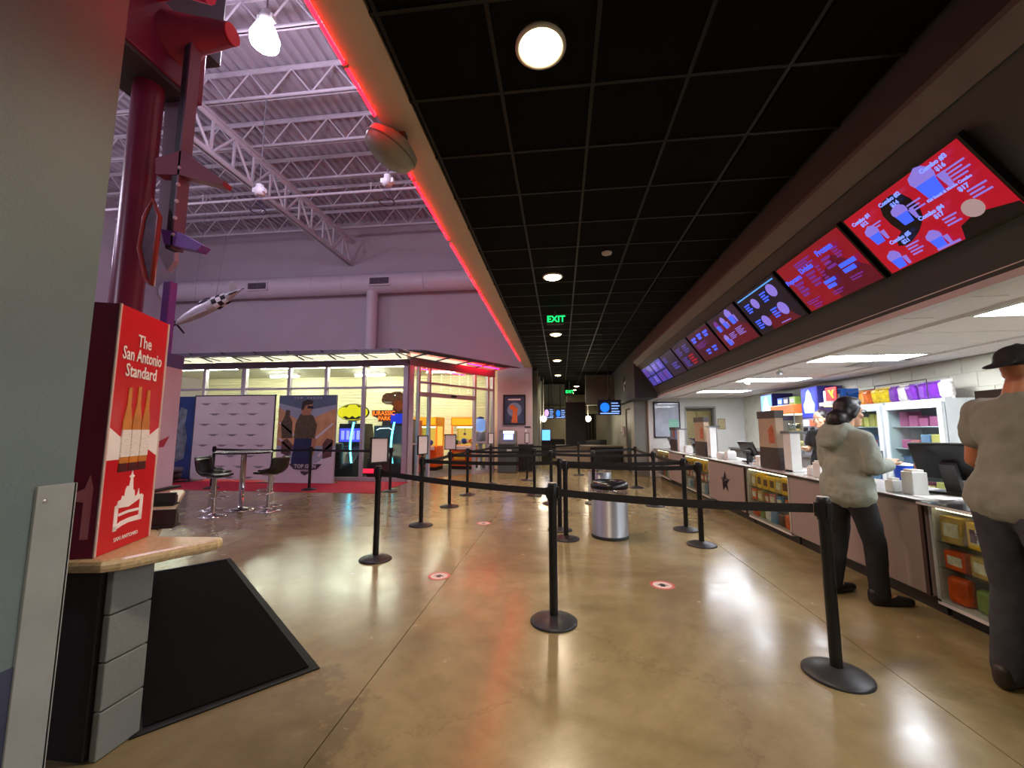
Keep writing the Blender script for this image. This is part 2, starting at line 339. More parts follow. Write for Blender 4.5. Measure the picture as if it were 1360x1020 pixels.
# ------------------------------------------------------------------ hall beyond: side walls, far wall
gw = M('grey_hall_paint', (128, 130, 124), .6, var=.05)
h = MB().box(-1.2, -1.02, 15.15, 27, 0, 3.8)
for y in (15.6, 17.4, 19.2, 21.0): h.box(-1.02, -.86, y, y + .35, 0, 3.7)
struct(h.build('wall_hall_left', gw), 'grey hall wall with shallow pilasters beyond the poster')
struct(MB().box(2.3, 2.7, 13.35, 14.0, 0, 2.4).box(2.3, 2.7, 15.1, 30, 0, 3.8).box(2.3, 2.7, 14.0, 15.1, 2.15, 2.4).build('wall_hall_right', gw), 'grey hall wall past the concession stand')
struct(MB().box(-1.2, 2.7, 27, 27.2, 0, 3.8).build('wall_far', M('far_wall_paint', (186, 184, 168), .7)), 'pale far wall at the end of the hall')
hd = MB().box(-1.02, .2, 20.6, 20.9, 2.62, 3.7).box(1.05, 2.3, 17.3, 17.6, 2.45, 3.7)
struct(hd.build('wall_header', M('grey_header_paint', (108, 108, 104), .7)), 'grey dropped header across the far hall')

# ------------------------------------------------------------------ near left wall with corner guard
plM = M('grey_green_wall_paint', (98, 113, 118), .5, var=.06, scale=2.5, bump=.15, bscale=90)
struct(MB().box(-2.6, -1.86, -6.5, 1.4, .62, 9.7).build('wall_entry', plM), 'grey-green painted wall beside the entrance')
struct(MB().box(-2.6, -1.857, -6.5, 1.4, 0, .62).build('baseboard_entry', M('navy_band_paint', (52, 58, 84), .5, var=.08)), 'navy painted band at the foot of the entry wall')
gd = MB().box(-1.862, -1.85, 1.285, 1.405, 0.0, 1.22, ch=.002).box(-1.97, -1.85, 1.396, 1.408, 0, 1.22, ch=.002)
gd = struct(gd.build('trim_5', M('corner_guard_paint', (140, 146, 148), .42, var=.08, bump=.1)), 'painted metal corner guard on the entry wall')
MB().ball((-1.85, 1.31, 1.165), (.004, .008, .008), 8, 6).build('screw', M('screw_steel', (200, 200, 205), .3, .9), gd)
# ------------------------------------------------------------------ lamps
canM = M('white_can_trim', (190, 186, 178), .4); lensW = E('warm_lens', (255, 226, 176), 14.)
def downlight(y, x, nm):
    t = thing('ceiling_light', 'round warm can light in the black ceiling, ' + nm, 'ceiling light', (x, y, ZC - .02), 0, 'can lights in the black ceiling')
    MB().lathe([(.15, .02), (.152, .008), (.135, 0), (.125, .01)], n=32, cap=False).build('trim_ring', canM, t)
    MB().lathe([(.001, -.03), (.07, -.024), (.11, -.008), (.127, .012)], n=32, cap=False).build('lens', lensW, t)
    lamp('lamp', 'SPOT', (x, y, ZC - .09), EN_DOWN, (255, 234, 202), t, .13, (0, 0, 0), 2.7, .8)
    return t
nms = ['far behind the entrance', 'just behind the entrance', 'largest and nearest of its row', 'second of its row', 'just past the green exit sign', 'fourth of its row', 'fifth of its row', 'last of its row']
for y, nm in zip(HALL_DOWN, nms): downlight(y, -.09, nm)
for k, y in enumerate((21.6, 23.6, 25.6)):
    t = thing('ceiling_light', 'small far can light above the black column, %s of three' % ('nearest', 'middle', 'farthest')[k], 'ceiling light', (.85 - .08 * k, y, ZC - .02), 0, 'can lights beyond the column')
    MB().lathe([(.16, .02), (.16, 0), (.14, .01)], n=20, cap=False).build('trim_ring', canM, t)
    MB().lathe([(.001, -.02), (.1, -.012), (.14, .012)], n=20, cap=False).build('lens', lensW, t)
    lamp('lamp', 'SPOT', (.85, y, ZC - .08), EN_DOWN * .35, (255, 228, 190), t, .1, (0, 0, 0), 2.5, .8)
# kitchen light panels
pnE = E('white_panel_glow', (242, 247, 255), EN_PANEL)
for k, (x, y) in enumerate(PANELS):
    if k > 4: pass
    nm = ['behind the entrance', 'beside the entrance', 'nearest the standing man', 'above the fridge', 'above the popcorn machine', 'closest to the white end wall'][k]
    t = thing('light_panel', 'flat white fluorescent panel in the kitchen ceiling, ' + nm, 'ceiling light', (x, y, 2.385), 0, 'kitchen light panels')
    MB().box(-.6, .6, -.3, -.275, 0, .03).box(-.6, .6, .275, .3, 0, .03).box(-.6, -.575, -.275, .275, 0, .03).box(.575, .6, -.275, .275, 0, .03).build('frame', canM, t)
    MB().box(-.575, .575, -.275, .275, .008, .02).build('diffuser', pnE, t)
# high bay lamps in the atrium, the last three added out of view
bayW = M('white_lamp_housing', (232, 230, 236), .35)
bayE = E('lamp_globe_lit', (245, 244, 255), 30.)
def highbay(x, y, z, lit, label, en=EN_BAY, col=(232, 214, 250)):
    t = thing('high_bay_lamp', label, 'lamp', (x, y, z), 0, 'high bay lamps under the atrium roof')
    MB().cyl((0, 0, .62), (0, 0, 8.95 - z), .012, n=6).build('cord', M('grey_cord', (120, 116, 122), .6), t)
    MB().lathe([(.05, .36), (.1, .38), (.11, .5), (.08, .53), (.08, .6), (.03, .62)], n=20).box(-.14, .14, -.05, .05, .42, .52).build('ballast', bayW, t)
    if lit:
        MB().lathe([(.05, .38), (.15, .3), (.22, .12), (.21, .0), (.13, -.07), (.001, -.1)], n=28, cap=False).build('glowing_globe', bayE, t)
        lamp('lamp', 'POINT', (x, y, z - .35), en, col, t, .25)
    else:
        MB().lathe([(.04, .36), (.07, .3), (.15, .05), (.16, 0)], n=24, cap=False).build('clear_reflector', glass('clear_acrylic', (240, 238, 245)), t)
        MB().tube([(.16 * math.cos(a * PI / 14), .16 * math.sin(a * PI / 14), 0) for a in range(28)], .012, 6, closed=True).build('rim', M('dark_rim', (60, 54, 62), .5), t)
    return t
highbay(-4.78, 5.6, 7.75, True, 'brightly lit high bay lamp hanging over the atrium', EN_BAY * 1.3)
highbay(-6.6, 7.9, 6.25, False, 'unlit high bay lamp with dark rim, left of the girder truss end')
highbay(-3.62, 7.9, 6.25, False, 'unlit high bay lamp with dark rim, hanging next to the neon tube')
highbay(-9.8, 3.4, 6.6, True, 'lit high bay lamp over the far side of the atrium', EN_BAY * .9)  # unseen lamp added to fill the atrium with violet light
highbay(-7.5, -1.5, 6.6, True, 'lit high bay lamp near the entrance doors', EN_BAY * .8)  # added behind the camera for more violet ambient light
highbay(-12.5, 7.9, 6.6, True, 'lit high bay lamp over the step-and-repeat corner', EN_BAY * .6)  # out of view, added to brighten this end of the atrium

# ------------------------------------------------------------------ neon along the beam
neonM = E('red_neon_glow', (255, 3, 9), EN_NEON)
t = thing('neon_tube', 'red neon tube running along the lower edge of the tan beam', 'neon light', (-1.315, 4, ZC))
MB().cyl((-1.318, 1.55, ZC), (-1.318, 2.62, ZC), .011, n=8).cyl((-1.318, 3.0, ZC), (-1.318, 4.62, ZC), .011, n=8).cyl((-1.318, 4.72, ZC), (-1.318, 13.4, ZC), .011, n=8).build('glass_tube', neonM, t, True)
MB().cyl((-1.318, 13.4, ZC), (-1.3, 13.55, ZC + .05), .02, n=8).build('end_cap', M('grey_cap', (150, 140, 140), .4), t, True)
cl = MB().box(-.01, .02, -.012, .012, -.016, .016).mesh('clip', M('clear_clip', (210, 150, 160), .3))
for k in range(10): inst('clip', cl, t, (.0, -1.8 + 1.2 * k, 0))
# grey horn speaker on the beam
t = thing('beam_speaker', 'round grey loudspeaker clamped under the tan beam', 'speaker', (-1.22, 2.83, 3.55))
X = Matrix.Translation((-1.25, 2.83, 3.62)) @ Matrix.Rotation(.55, 4, 'Y')
m_ = MB(); m_.X = X; m_.lathe([(.001, -.16), (.12, -.15), (.19, -.11), (.205, -.05), (.2, 0), (.12, .05), (.04, .07)], n=28, cap=False).build('cone_housing', M('grey_speaker_shell', (150, 148, 132), .45, var=.1, scale=14), t, True)
MB().box(-1.25, -1.16, 2.80, 2.86, 3.62, 3.70).build('bracket', M('dark_bracket', (60, 58, 54), .5), t, True)
m_ = MB(); m_.X = X; m_.tube([(.203 * math.cos(a * PI / 16), .203 * math.sin(a * PI / 16), -.05) for a in range(32)], .008, 6, closed=True).build('rim', M('grey_speaker_rim', (110, 108, 98), .5), t, True)

# ------------------------------------------------------------------ duct, registers
ductM = M('painted_duct', (206, 194, 206), .5, var=.05, scale=1.5)
t = thing('air_duct', 'fat round pale air duct across the atrium back wall', 'duct', (-8, 14.5, 7))
MB().cyl((-15.9, 14.5, 7.0), (-1.35, 14.5, 7.0), .38, n=28).build('duct_run', ductM, t, True)
MB().cyl((-7.1, 14.5, 3.8), (-7.1, 14.5, 6.8), .2, n=20).build('duct_drop', ductM, t, True)
col = MB()
rm = MB().tube([(0, .385 * math.cos(a * PI / 16), .385 * math.sin(a * PI / 16)) for a in range(32)], .012, 6, closed=True).mesh('joint_ring', ductM)
for x in (-13.6, -11.6, -9.4, -8.2, -5.0, -3.0): inst('joint_ring', rm, t, (x + 8, 0, 0))
regM = M('dark_register', (70, 60, 72), .5)
for xc in (-6.65, -11.6):
    o = MB().box(xc - .42, xc + .42, 14.1, 14.2, 6.78, 7.12).build('register', ductM, t, True)
    MB().box(xc - .37, xc + .37, 14.085, 14.11, 6.83, 7.07).build('louvre_opening', regM, o, True)
    sl = MB()
    for k in range(6): sl.box(xc - .37, xc + .37, 14.07, 14.09, 6.845 + k * .038, 6.853 + k * .038)
    sl.box(xc - .005, xc + .005, 14.07, 14.09, 6.83, 7.07); sl.build('louvre', M('register_slat', (120, 106, 122), .5), o, True)
# hanging model aeroplane
t = thing('model_plane', 'silver model fighter plane with black and white checkered tail band hanging on wires', 'model plane', (-8.75, 9, 4.45))
_a = Vector((-1.83, 0, -.80)).normalized(); _n = _a.cross(Vector((-8.72, 9, 2.4))).normalized(); _n = _n if _n.z > 0 else -_n; _y = _n.cross(_a)
Xp = Matrix.Translation((-8.72, 9, 4.45)) @ Matrix(((_a.x, _y.x, _n.x, 0), (_a.y, _y.y, _n.y, 0), (_a.z, _y.z, _n.z, 0), (0, 0, 0, 1)))
silM = M('plane_silver', (196, 192, 198), .4, .3); blkM = M('matte_black', (22, 21, 22), .6)
def P(mb): mb.X = Xp; return mb
P(MB()).tube([(-1.0, 0, .03), (-.8, 0, .02), (-.62, 0, .01), (-.2, 0, 0), (.2, 0, 0), (.6, 0, -.01), (.8, 0, -.02)], [.03, .05, .11, .15, .15, .11, .07], 16).build('fuselage', silM, t, True)
nb = P(MB()); 
for r in range(3):
    for k in range(16):
        a0 = 2 * PI * k / 16; a1 = 2 * PI * (k + 1) / 16; xa = -.62 + r * .12; xb = xa + .12
        nb.quad((xa, (.128 + .012 * r) * math.cos(a0), (.128 + .012 * r) * math.sin(a0)), (xb, (.14 + .012 * r) * math.cos(a0), (.14 + .012 * r) * math.sin(a0)), (xb, (.14 + .012 * r) * math.cos(a1), (.14 + .012 * r) * math.sin(a1)), (xa, (.128 + .012 * r) * math.cos(a1), (.128 + .012 * r) * math.sin(a1)), m=(r + k // 2) % 2)
nb.build('checkered_tail_band', [blkM, M('plane_white', (225, 222, 226), .4)], t, True)
P(MB()).cyl((.79, 0, -.02), (.95, 0, -.03), .07, .02, 16).build('spinner', silM, t, True)
P(MB()).prism([(-.05, 0), (.3, 0), (.2, .8), (.0, .8)], (0, 0, -.06), t=.03).prism([(-.05, 0), (.3, 0), (.2, -.8), (.0, -.8)], (0, 0, -.06), t=.03).build('wing', silM, t, True)
P(MB()).prism([(-.92, 0), (-.72, 0), (-.78, .36), (-.9, .36)], (0, 0, .03), t=.015).prism([(-.92, 0), (-.72, 0), (-.78, -.36), (-.9, -.36)], (0, 0, .03), t=.015).build('tailplane', blkM, t, True)
P(MB()).prism([(-.95, .02), (-.7, .04), (-.86, .3), (-.95, .3)], (0, .008, 0), (1, 0, 0), (0, 0, 1), .016).build('tail_fin', silM, t, True)
P(MB()).ball((-.05, 0, .12), (.22, .08, .09)).build('canopy', M('smoky_canopy', (70, 62, 74), .15), t, True)
P(MB()).box(.9, .92, -.025, .025, -.3, .25).box(.9, .92, -.3, .3, -.055, -.005).build('propeller', M('prop_dark', (40, 36, 42), .4), t, True)
MB().cyl((-9.1, 9, 4.4), (-9.3, 9.4, 8.96), .004, n=5).cyl((-8.5, 9, 4.65), (-8.5, 9.4, 8.96), .004, n=5).build('wire', M('thin_wire', (90, 84, 92), .4), t, True)

# ------------------------------------------------------------------ sculpted column sign on the left
redP = M('magenta_paint', (120, 36, 66), .3, var=.06); greyP = M('slate_paint', (96, 92, 100), .55); lavP = M('lavender_panel_paint', (170, 158, 178), .5)  # magenta of column and beam puts the neon light into the colour
violP = M('violet_paint', (128, 80, 190), .45); darkP = M('dark_slate_paint', (58, 54, 60), .55); plumP = M('plum_paint', (140, 48, 70), .5)  # violet of fin and post puts the blue-purple light into the colour
t = thing('round_column', 'round magenta-lit column carrying a beam behind the beer display', 'column', (-4.9, 4.0, 0))
MB().lathe([(.2, 0), (.2, .25), (.15, .3), (.15, 5.6)], n=32).build('shaft', redP, t)
MB().box(-.33, .33, -3.0, .4, 5.6, 6.45, ch=.02).build('beam', redP, t)
MB().box(-.38, .30, -3.0, .36, 5.55, 5.62).build('beam_soffit', darkP, t)
MB().box(-.25, .25, -3.0, .7, 6.45, 7.6, ch=.02).build('upper_beam', darkP, t)
t = thing('fin_sign', 'tall dark sign mast with red and violet fins hanging over the atrium', 'sign', (-4.35, 4.0, 3.4))
MB().box(-4.40, -4.32, 3.93, 4.05, 3.45, 6.1, ch=.01).build('mast', darkP, t, True)
MB().box(-4.32, -4.295, 3.92, 4.06, 3.45, 6.1).build('mast_edge', M('pale_edge_paint', (120, 84, 104), .4), t, True)
MB().tube([(-4.6, 4, 6.15), (-4.35, 4, 6.18), (-3.92, 4, 6.14), (-3.86, 4, 6.13)], [.3, .2, .13, .12], 14).build('horn', plumP, t, True)
MB().cyl((-3.86, 4, 6.13), (-3.84, 4, 6.13), .115, n=14).build('horn_cap', M('bright_red_paint', (220, 50, 66), .4), t, True)
MB().prism([(-4.62, 4.55), (-4.28, 4.62), (-3.72, 4.2), (-3.74, 4.15), (-4.3, 4.32), (-4.6, 4.35)], (0, 4.04, 0), (1, 0, 0), (0, 0, 1), .12).build('red_fin', plumP, t, True)
MB().prism([(-4.46, 3.68), (-4.2, 3.62), (-3.92, 3.46), (-3.98, 3.4), (-4.4, 3.5)], (0, 4.04, 0), (1, 0, 0), (0, 0, 1), .12).build('violet_fin', violP, t, True)
MB().box(-4.75, -4.2, 3.6, 3.75, 6.35, 6.65, ch=.04).build('red_block', M('hot_red_paint', (214, 48, 84), .4), t, True)
MB().cyl((-4.5, 3.7, 6.62), (-4.0, 3.8, 6.5), .13, n=12).build('red_lobe', M('hot_red_paint'), t, True)
bm = MB().ball((0, 0, 0), .022, 8, 6).mesh('bulb', M('bulb_white', (230, 226, 236), .3))
for k in range(5): inst('bulb', bm, t, (.06, -.08, .2 + .2 * k))
t = thing('hanging_panel', 'tall lavender panel with a pointed foot beside the round column', 'sign', (-4.6, 4.2, 3.2))
MB().prism([(-4.95, 5.75), (-4.64, 5.75), (-4.60, 3.45), (-4.68, 3.32), (-4.86, 3.6)], (0, 4.3, 0), (1, 0, 0), (0, 0, 1), .06).build('panel_face', lavP, t, True)
MB().box(-4.8, -4.74, 4.3, 4.34, 3.6, 5.7).build('panel_rib', greyP, t, True)
t = thing('violet_post', 'slim violet post rising behind the beer display', 'post', (-4.46, 4.3, 0))
MB().box(-4.72, -4.62, 4.24, 4.34, 0, 3.2, ch=.01).build('post_shaft', violP, t, True); MB().box(-4.77, -4.57, 4.2, 4.4, 0, .06).build('foot_plate', darkP, t, True)
t = thing('framed_poster', 'narrow tilted poster in a red and wood frame beside the round column', 'poster', (-4.35, 3.75, 2.8))
fr = [(-.16, -.02), (.02, -.55), (.12, -.62), (.14, .35), (.0, .6)]
m_ = MB(); m_.X = Matrix.Translation((-4.45, 3.8, 3.45)); m_.prism([(-.11, -.05), (.02, -.42), (.09, -.48), (.1, .3), (0, .5), (-.09, .3)], (0, .02, 0), (1, 0, 0), (0, 0, 1), .02).build('picture', M('dark_picture', (92, 72, 88), .4, var=.4, scale=9), t, True)
m_ = MB(); m_.X = Matrix.Translation((-4.45, 3.8, 3.45)); m_.tube([(-.11, 0, -.05), (.02, 0, -.42), (.09, 0, -.48), (.1, 0, .3), (0, 0, .5), (-.09, 0, .3)], .025, 6, closed=True).build('frame', M('red_wood_frame', (168, 66, 58), .5), t, True)

# ------------------------------------------------------------------ block half wall with stone ledge
blkG = M('grey_block_paint', (112, 116, 116), .5, var=.06, scale=5, bump=.2, bscale=60); brn = M('dark_brown_carpet', (52, 46, 46), .9, var=.15, scale=40, bump=.4, bscale=200)
t = thing('bar_ledge', 'waist-high painted block wall with speckled stone ledge at the entrance', 'ledge', (-2.1, 1.8, 0))
MB().box(-3.0, -2.035, 1.72, 1.89, 0, .80).build('core', brn, t, True)
MB().box(-3.0, -2.06, 1.70, 1.72, 0, .80).build('side_cladding', brn, t, True)
gb = M('mortar_grey', (92, 96, 96), .6)
z = 0.0
for r, hh in enumerate((.2, .2, .2, .2)):
    MB().box(-2.035, -2.0, 1.705, 1.895, z + .003, z + hh - .003, ch=.005).build('block', blkG, t, True); z += hh
br = MB(); br.X = Matrix.Translation((-2.25, 1.9, 0)) @ Matrix.Rotation(math.radians(131.5), 4, 'Z'); br.box(.55, 2.5, .06, .26, 0, .80).build('branch_wall', blkG, t, True)
stM = M('speckled_stone', (186, 164, 128), .3, var=.22, scale=60, bump=.05)
poly = [(-2.75, 1.56), (-2.1, 1.60), (-1.97, 1.62), (-1.92, 1.66), (-1.76, 2.0), (-1.76, 2.04), (-1.8, 2.065), (-2.16, 2.03), (-3.5, 3.55), (-3.56, 3.6), (-3.86, 3.57), (-3.86, 3.45), (-2.75, 2.05)]
MB().prism(poly, (0, 0, .805), t=.055).build('stone_top', stM, t, True, bev=.02)
# beer display box
rd = M('display_red', (196, 10, 30), .22, var=.05, scale=2); rdD = M('display_gloss_side', (120, 20, 52), .1, var=.3, scale=1.2, spec=.8); wh = M('print_white', (236, 230, 232), .4)  # side face: darker purple tone puts reflections into its colour
ux = Vector((-.14, .37, 0)).normalized(); uy = Vector((-ux.y, ux.x, 0))
BL = Vector((-2.045, 1.65, .862)); Wd = .395; Ht = 1.15
t = thing('beer_display', 'tall red printed beer display box on the stone ledge', 'display', tuple(BL))
tq = MB().prism([(0, 0), (Wd, 0), (Wd, -.32), (0, -.32)][::-1], BL, ux, -uy, Ht)
pts = [BL, BL + ux * Wd, BL + ux * Wd + uy * .34, BL + uy * .34]
bx = MB(); lo = [tuple(p) for p in pts]; hi = [tuple(p + Vector((0, 0, Ht))) for p in pts]
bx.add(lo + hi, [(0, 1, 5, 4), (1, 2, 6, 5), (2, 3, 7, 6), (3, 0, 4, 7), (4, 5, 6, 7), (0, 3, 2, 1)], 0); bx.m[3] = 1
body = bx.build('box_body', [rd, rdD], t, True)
ed = MB()
for p in pts[:2]: ed.cyl(p, p + Vector((0, 0, Ht)), .006, n=6)
ed.build('corner_edge', M('pale_edge', (206, 178, 172), .4), t, True)
def fp(x, z): return BL + ux * x + Vector((0, 0, z))
Z = (0, 0, 1)
nrm = ux.cross(Vector(Z))
for s_, z_ in (('The', 1.0), ('San Antonio', .925), ('Standard', .845)): text(s_, .088, fp(Wd * .5, z_), ux, Z, wh, body, bold=.012, sx=.72 if s_ == 'San Antonio' else .8)
pr = MB(); pr.prism([(0, .42), (0, .575), (.09, .525), (.30, .525), (Wd, .575), (Wd, .42), (.30, .465), (.09, .42)], fp(0, 0), ux, Z, .0015).build('white_band', wh, body, True)
amb = M('amber_print', (190, 116, 40), .3, var=.2, scale=20)
for k in range(3):
    xc = .125 + k * .072; dz = .0 if k != 1 else .012
    o = MB().prism([(xc - .032, .40), (xc + .032, .40), (xc + .032, .60 + dz), (xc + .014, .68 + dz), (xc + .012, .765 + dz), (xc - .012, .765 + dz), (xc - .014, .68 + dz), (xc - .032, .60 + dz)], fp(0, 0), ux, Z, .004).build('bottle_print', amb, body, True)
    MB().prism([(xc - .033, .43), (xc + .033, .43), (xc + .033, .56), (xc - .033, .56)], fp(0, 0), ux, Z, .006).build('bottle_label', M('label_cream', (226, 220, 218), .4, var=.15, scale=30, stretch=(1, 1, 6)), o, True)
    MB().prism([(xc - .033, .36), (xc + .033, .36), (xc + .03, .405), (xc - .03, .405)], fp(0, 0), ux, Z, .003).build('bottle_foot', M('dark_amber', (66, 10, 16), .3), o, True)
em = MB()
def pp(poly, th=.002): em.prism([(x, .035 + z * .64) for x, z in poly], fp(0, 0), ux, Z, th)
pp([(.10, .08), (.125, .08), (.125, .27), (.10, .26)]); pp([(.285, .11), (.31, .11), (.31, .30), (.285, .29)])
pp([(.10, .08), (.16, .105), (.21, .115), (.29, .11), (.31, .125), (.30, .15), (.21, .15), (.15, .14), (.10, .11)])
pp([(.13, .18), (.2, .19), (.29, .185), (.29, .205), (.2, .21), (.13, .2)])
pp([(.11, .245), (.2, .235), (.30, .285), (.30, .31), (.275, .31), (.268, .36), (.258, .31), (.24, .30), (.235, .35), (.222, .36), (.214, .45), (.226, .463), (.212, .475), (.205, .51), (.198, .475), (.184, .463), (.196, .45), (.19, .39), (.175, .395), (.165, .37), (.16, .32), (.145, .33), (.14, .30), (.12, .295)])
em.build('skyline_emblem', wh, body, True)
text('SAN ANTONIO', .026, fp(.2, .045), ux, Z, wh, body, name='small_lettering')
side = MB().prism([(-.06, .08), (-.03, .08), (-.03, .30), (-.045, .36), (-.06, .3), (-.12, .27), (-.12, .25), (-.06, .24)], BL, -uy, Z, .002)
side.build('side_emblem', M('pink_print', (190, 110, 120), .4), body, True)
# small black cards on the ledge
for k, (x, y, nm) in enumerate(((-2.3, 2.2, 'directly behind the beer display'), (-2.95, 2.83, 'farther back on the stone ledge'))):
    o = thing('menu_caddy', 'small black menu caddy ' + nm, 'caddy', (x, y, .862), math.radians(25), 'menu caddies on the ledge')
    MB().box(-.07, .07, -.05, .05, 0, .012).build('base', blkM, o)
    MB().box(-.07, .07, -.02, .0, .012, .1 if k == 0 else .09).build('card', M('charcoal_card', (38, 36, 42), .4), o)
    MB().box(-.065, .065, .01, .03, .012, .07).build('back_card', blkM, o)
# second printed stand further back
t = thing('banner_stand', 'tall lavender and red printed banner stand behind the beer display', 'banner', (-3.76, 3.5, .862), math.radians(105))
MB().box(-.16, .16, -.04, .04, 0, 1.28).build('panel', M('banner_lavender', (196, 176, 206), .4), t)
MB().box(-.165, .165, -.045, .045, 1.16, 1.29).build('blue_header', M('banner_blue', (56, 62, 140), .4), t)
MB().prism([(-.16, .4), (-.16, 1.16), (-.12, 1.16), (-.1, .45), (.05, .5), (-.02, .4)], (0, -.041, 0), (1, 0, 0), (0, 0, 1), .004).build('red_stripe', M('banner_red', (168, 40, 70), .4), t)
MB().box(-.2, .2, -.1, .1, 0, .02).build('foot', blkM, t)
# floor mat
t = thing('floor_mat', 'large black rubber-edged entrance mat on the concrete floor', 'mat', (-1.45, 2.48, 0), math.atan2(1.87, -2.21))
MB().box(0, 2.9, 0, .84, 0, .008, ch=.003).build('rubber_border', M('rubber_black', (14, 14, 14), .6, spec=.2), t)
MB().box(.05, 2.85, .05, .79, .006, .014).build('carpet_top', M('mat_carpet', (9, 9, 10), .95, var=.4, scale=90, bump=.6, bscale=260, spec=.08), t)
# ------------------------------------------------------------------ arcade storefront
alu = M('lavender_aluminium', (188, 180, 194), .35, .35, var=.04); aluD = M('grey_header_metal', (120, 112, 126), .45, .2)
pane = glass('shop_glass')
SX = [-15.9, -14.6, -13.2, -11.84, -10.67, -9.37, -7.92, -6.76, -5.61, -4.35]
t = thing('storefront', 'aluminium framed glass front of the arcade under a metal awning', 'storefront', (-10, 11.2, 0))
for x in SX:
    w = .09 if x in (-9.37, -4.35) else .045
    MB().box(x - w / 2 - .02, x + w / 2 + .02, 11.13, 11.25, 0, 3.3).build('mullion', alu, t, True)
for z0, z1, nm in ((0, .1, 'sill_rail'), (2.60, 2.66, 'transom_rail'), (3.24, 3.42, 'header_rail')):
    MB().box(-15.9, -4.3, 11.15 if nm != 'header_rail' else 11.08, 11.23, z0, z1).build(nm, alu if nm != 'header_rail' else aluD, t, True)
for a, b in zip(SX, SX[1:]):
    MB().box(a + .04, b - .04, 11.186, 11.194, .1, 2.6).build('pane', pane, t, True)
    MB().box(a + .04, b - .04, 11.186, 11.194, 2.66, 3.24).build('pane', pane, t, True)
# angled entrance bay
AD = Vector((1.95, 3.0, 0)).normalized(); AZ = math.atan2(AD.y, AD.x)
t2 = thing('entrance_bay', 'angled arcade entrance bay with open sliding door and pink-lit frame', 'storefront', (-4.3, 11.2, 0), AZ)
for x, w in ((.08, .16), (.36, .06), (.76, .07), (2.66, .07), (3.30, .08), (3.55, .1)):
    MB().box(x - w / 2, x + w / 2, -.06, .06, 0, 3.3).build('mullion', alu, t2)
MB().box(0, 3.6, -.08, .06, 3.26, 3.5).build('header_rail', aluD, t2)
MB().box(.4, 3.55, -.05, .05, 2.78, 2.84).build('transom_rail', alu, t2)
MB().box(.4, 2.65, -.09, .05, 2.40, 2.52).build('door_header', alu, t2)
MB().ball((1.66, -.1, 2.46), (.13, .04, .045), 14, 8).build('motion_sensor', M('sensor_black', (26, 24, 28), .4), t2)
MB().box(2.68, 3.55, -.04, .04, 0, .09).box(2.68, 3.3, -.04, .04, .98, 1.04).build('side_rail', alu, t2)
MB().box(.1, .74, -.04, .04, 1.0, 1.05).build('push_rail', alu, t2)
for a, b, z0, z1 in ((.14, .33, .05, 3.26), (.39, .73, .05, 2.4), (.4, .73, 2.84, 3.26), (.79, 2.63, 2.84, 3.26), (.79, 2.63, 2.52, 2.78), (2.69, 3.26, .09, .98), (2.69, 3.26, 1.04, 2.78), (2.69, 3.26, 2.84, 3.26), (3.34, 3.5, .05, 3.26)):
    MB().box(a, b, -.004, .004, z0, z1).build('pane', pane, t2)
lm = MB().ball((0, 0, 0), .012, 6, 4).mesh('icicle_bulb', E('warm_bulb', (255, 240, 200), 6))
for k in range(40):
    q = k // 8
    inst('icicle_bulb', lm, t2, (.95 + q * .38, .12, 3.2 - (k % 8) * .08))
# awning: slats on brackets, strip behind glows in place of light from the arcade
awM = M('awning_metal', (104, 98, 110), .4, .4, var=.06); litM = E('lit_soffit', (250, 246, 214), 1.0)
t = thing('awning', 'grey metal awning with lit glass strip above the arcade windows', 'awning', (-10, 10.9, 3.4))
MB().prism([(10.42, 3.50), (11.24, 3.60), (11.24, 3.66), (10.42, 3.60)], (-15.9, 0, 0), (0, 1, 0), (0, 0, 1), 11.6).build('roof_sheet', awM, t, True)
lit = MB().box(-15.8, -4.35, 11.12, 11.16, 3.46, 3.57).build('lit_strip', litM, t, True)
bk = MB().tube([(0, .22, .0), (0, -.35, .10), (0, -.6, .12)], .022, 6).tube([(.3, .22, .02), (0, -.3, .1)], .014, 6).mesh('bracket', awM)
for k in range(12): inst('bracket', bk, t, (-5.4 + k * .99, .03, .06))
t = thing('corner_awning', 'angled grey awning wing glowing pink over the arcade entrance', 'awning', (-4.3, 11.2, 3.4), AZ)
sl = MB().box(-.15, 3.9, -.07, .07, -.012, .012).mesh('awning_slat', awM)
for k in range(6): inst('awning_slat', sl, t, (0, -.15 - k * .15, .26 - k * .02), (.35, 0, 0))
MB().box(0, 2.2, -.09, -.07, .11, .2).build('lit_strip', litM, t)  # emission stands in for light coming from inside the arcade
pinkT = E('pink_tube_glow', (255, 6, 44), 60)
MB().cyl((2.0, -.35, .12), (3.5, -.35, .12), .018, n=8).build('pink_tube', pinkT, t)
MB().cyl((.4, .2, -.16), (2.4, .2, -.16), .014, n=8).build('pink_tube', pinkT, t)
bk = MB().tube([(0, 0, .1), (0, -.9, .14)], .02, 6).mesh('bracket', awM)
for k in range(5): inst('bracket', bk, t, (.1 + k * .85, 0, 0))
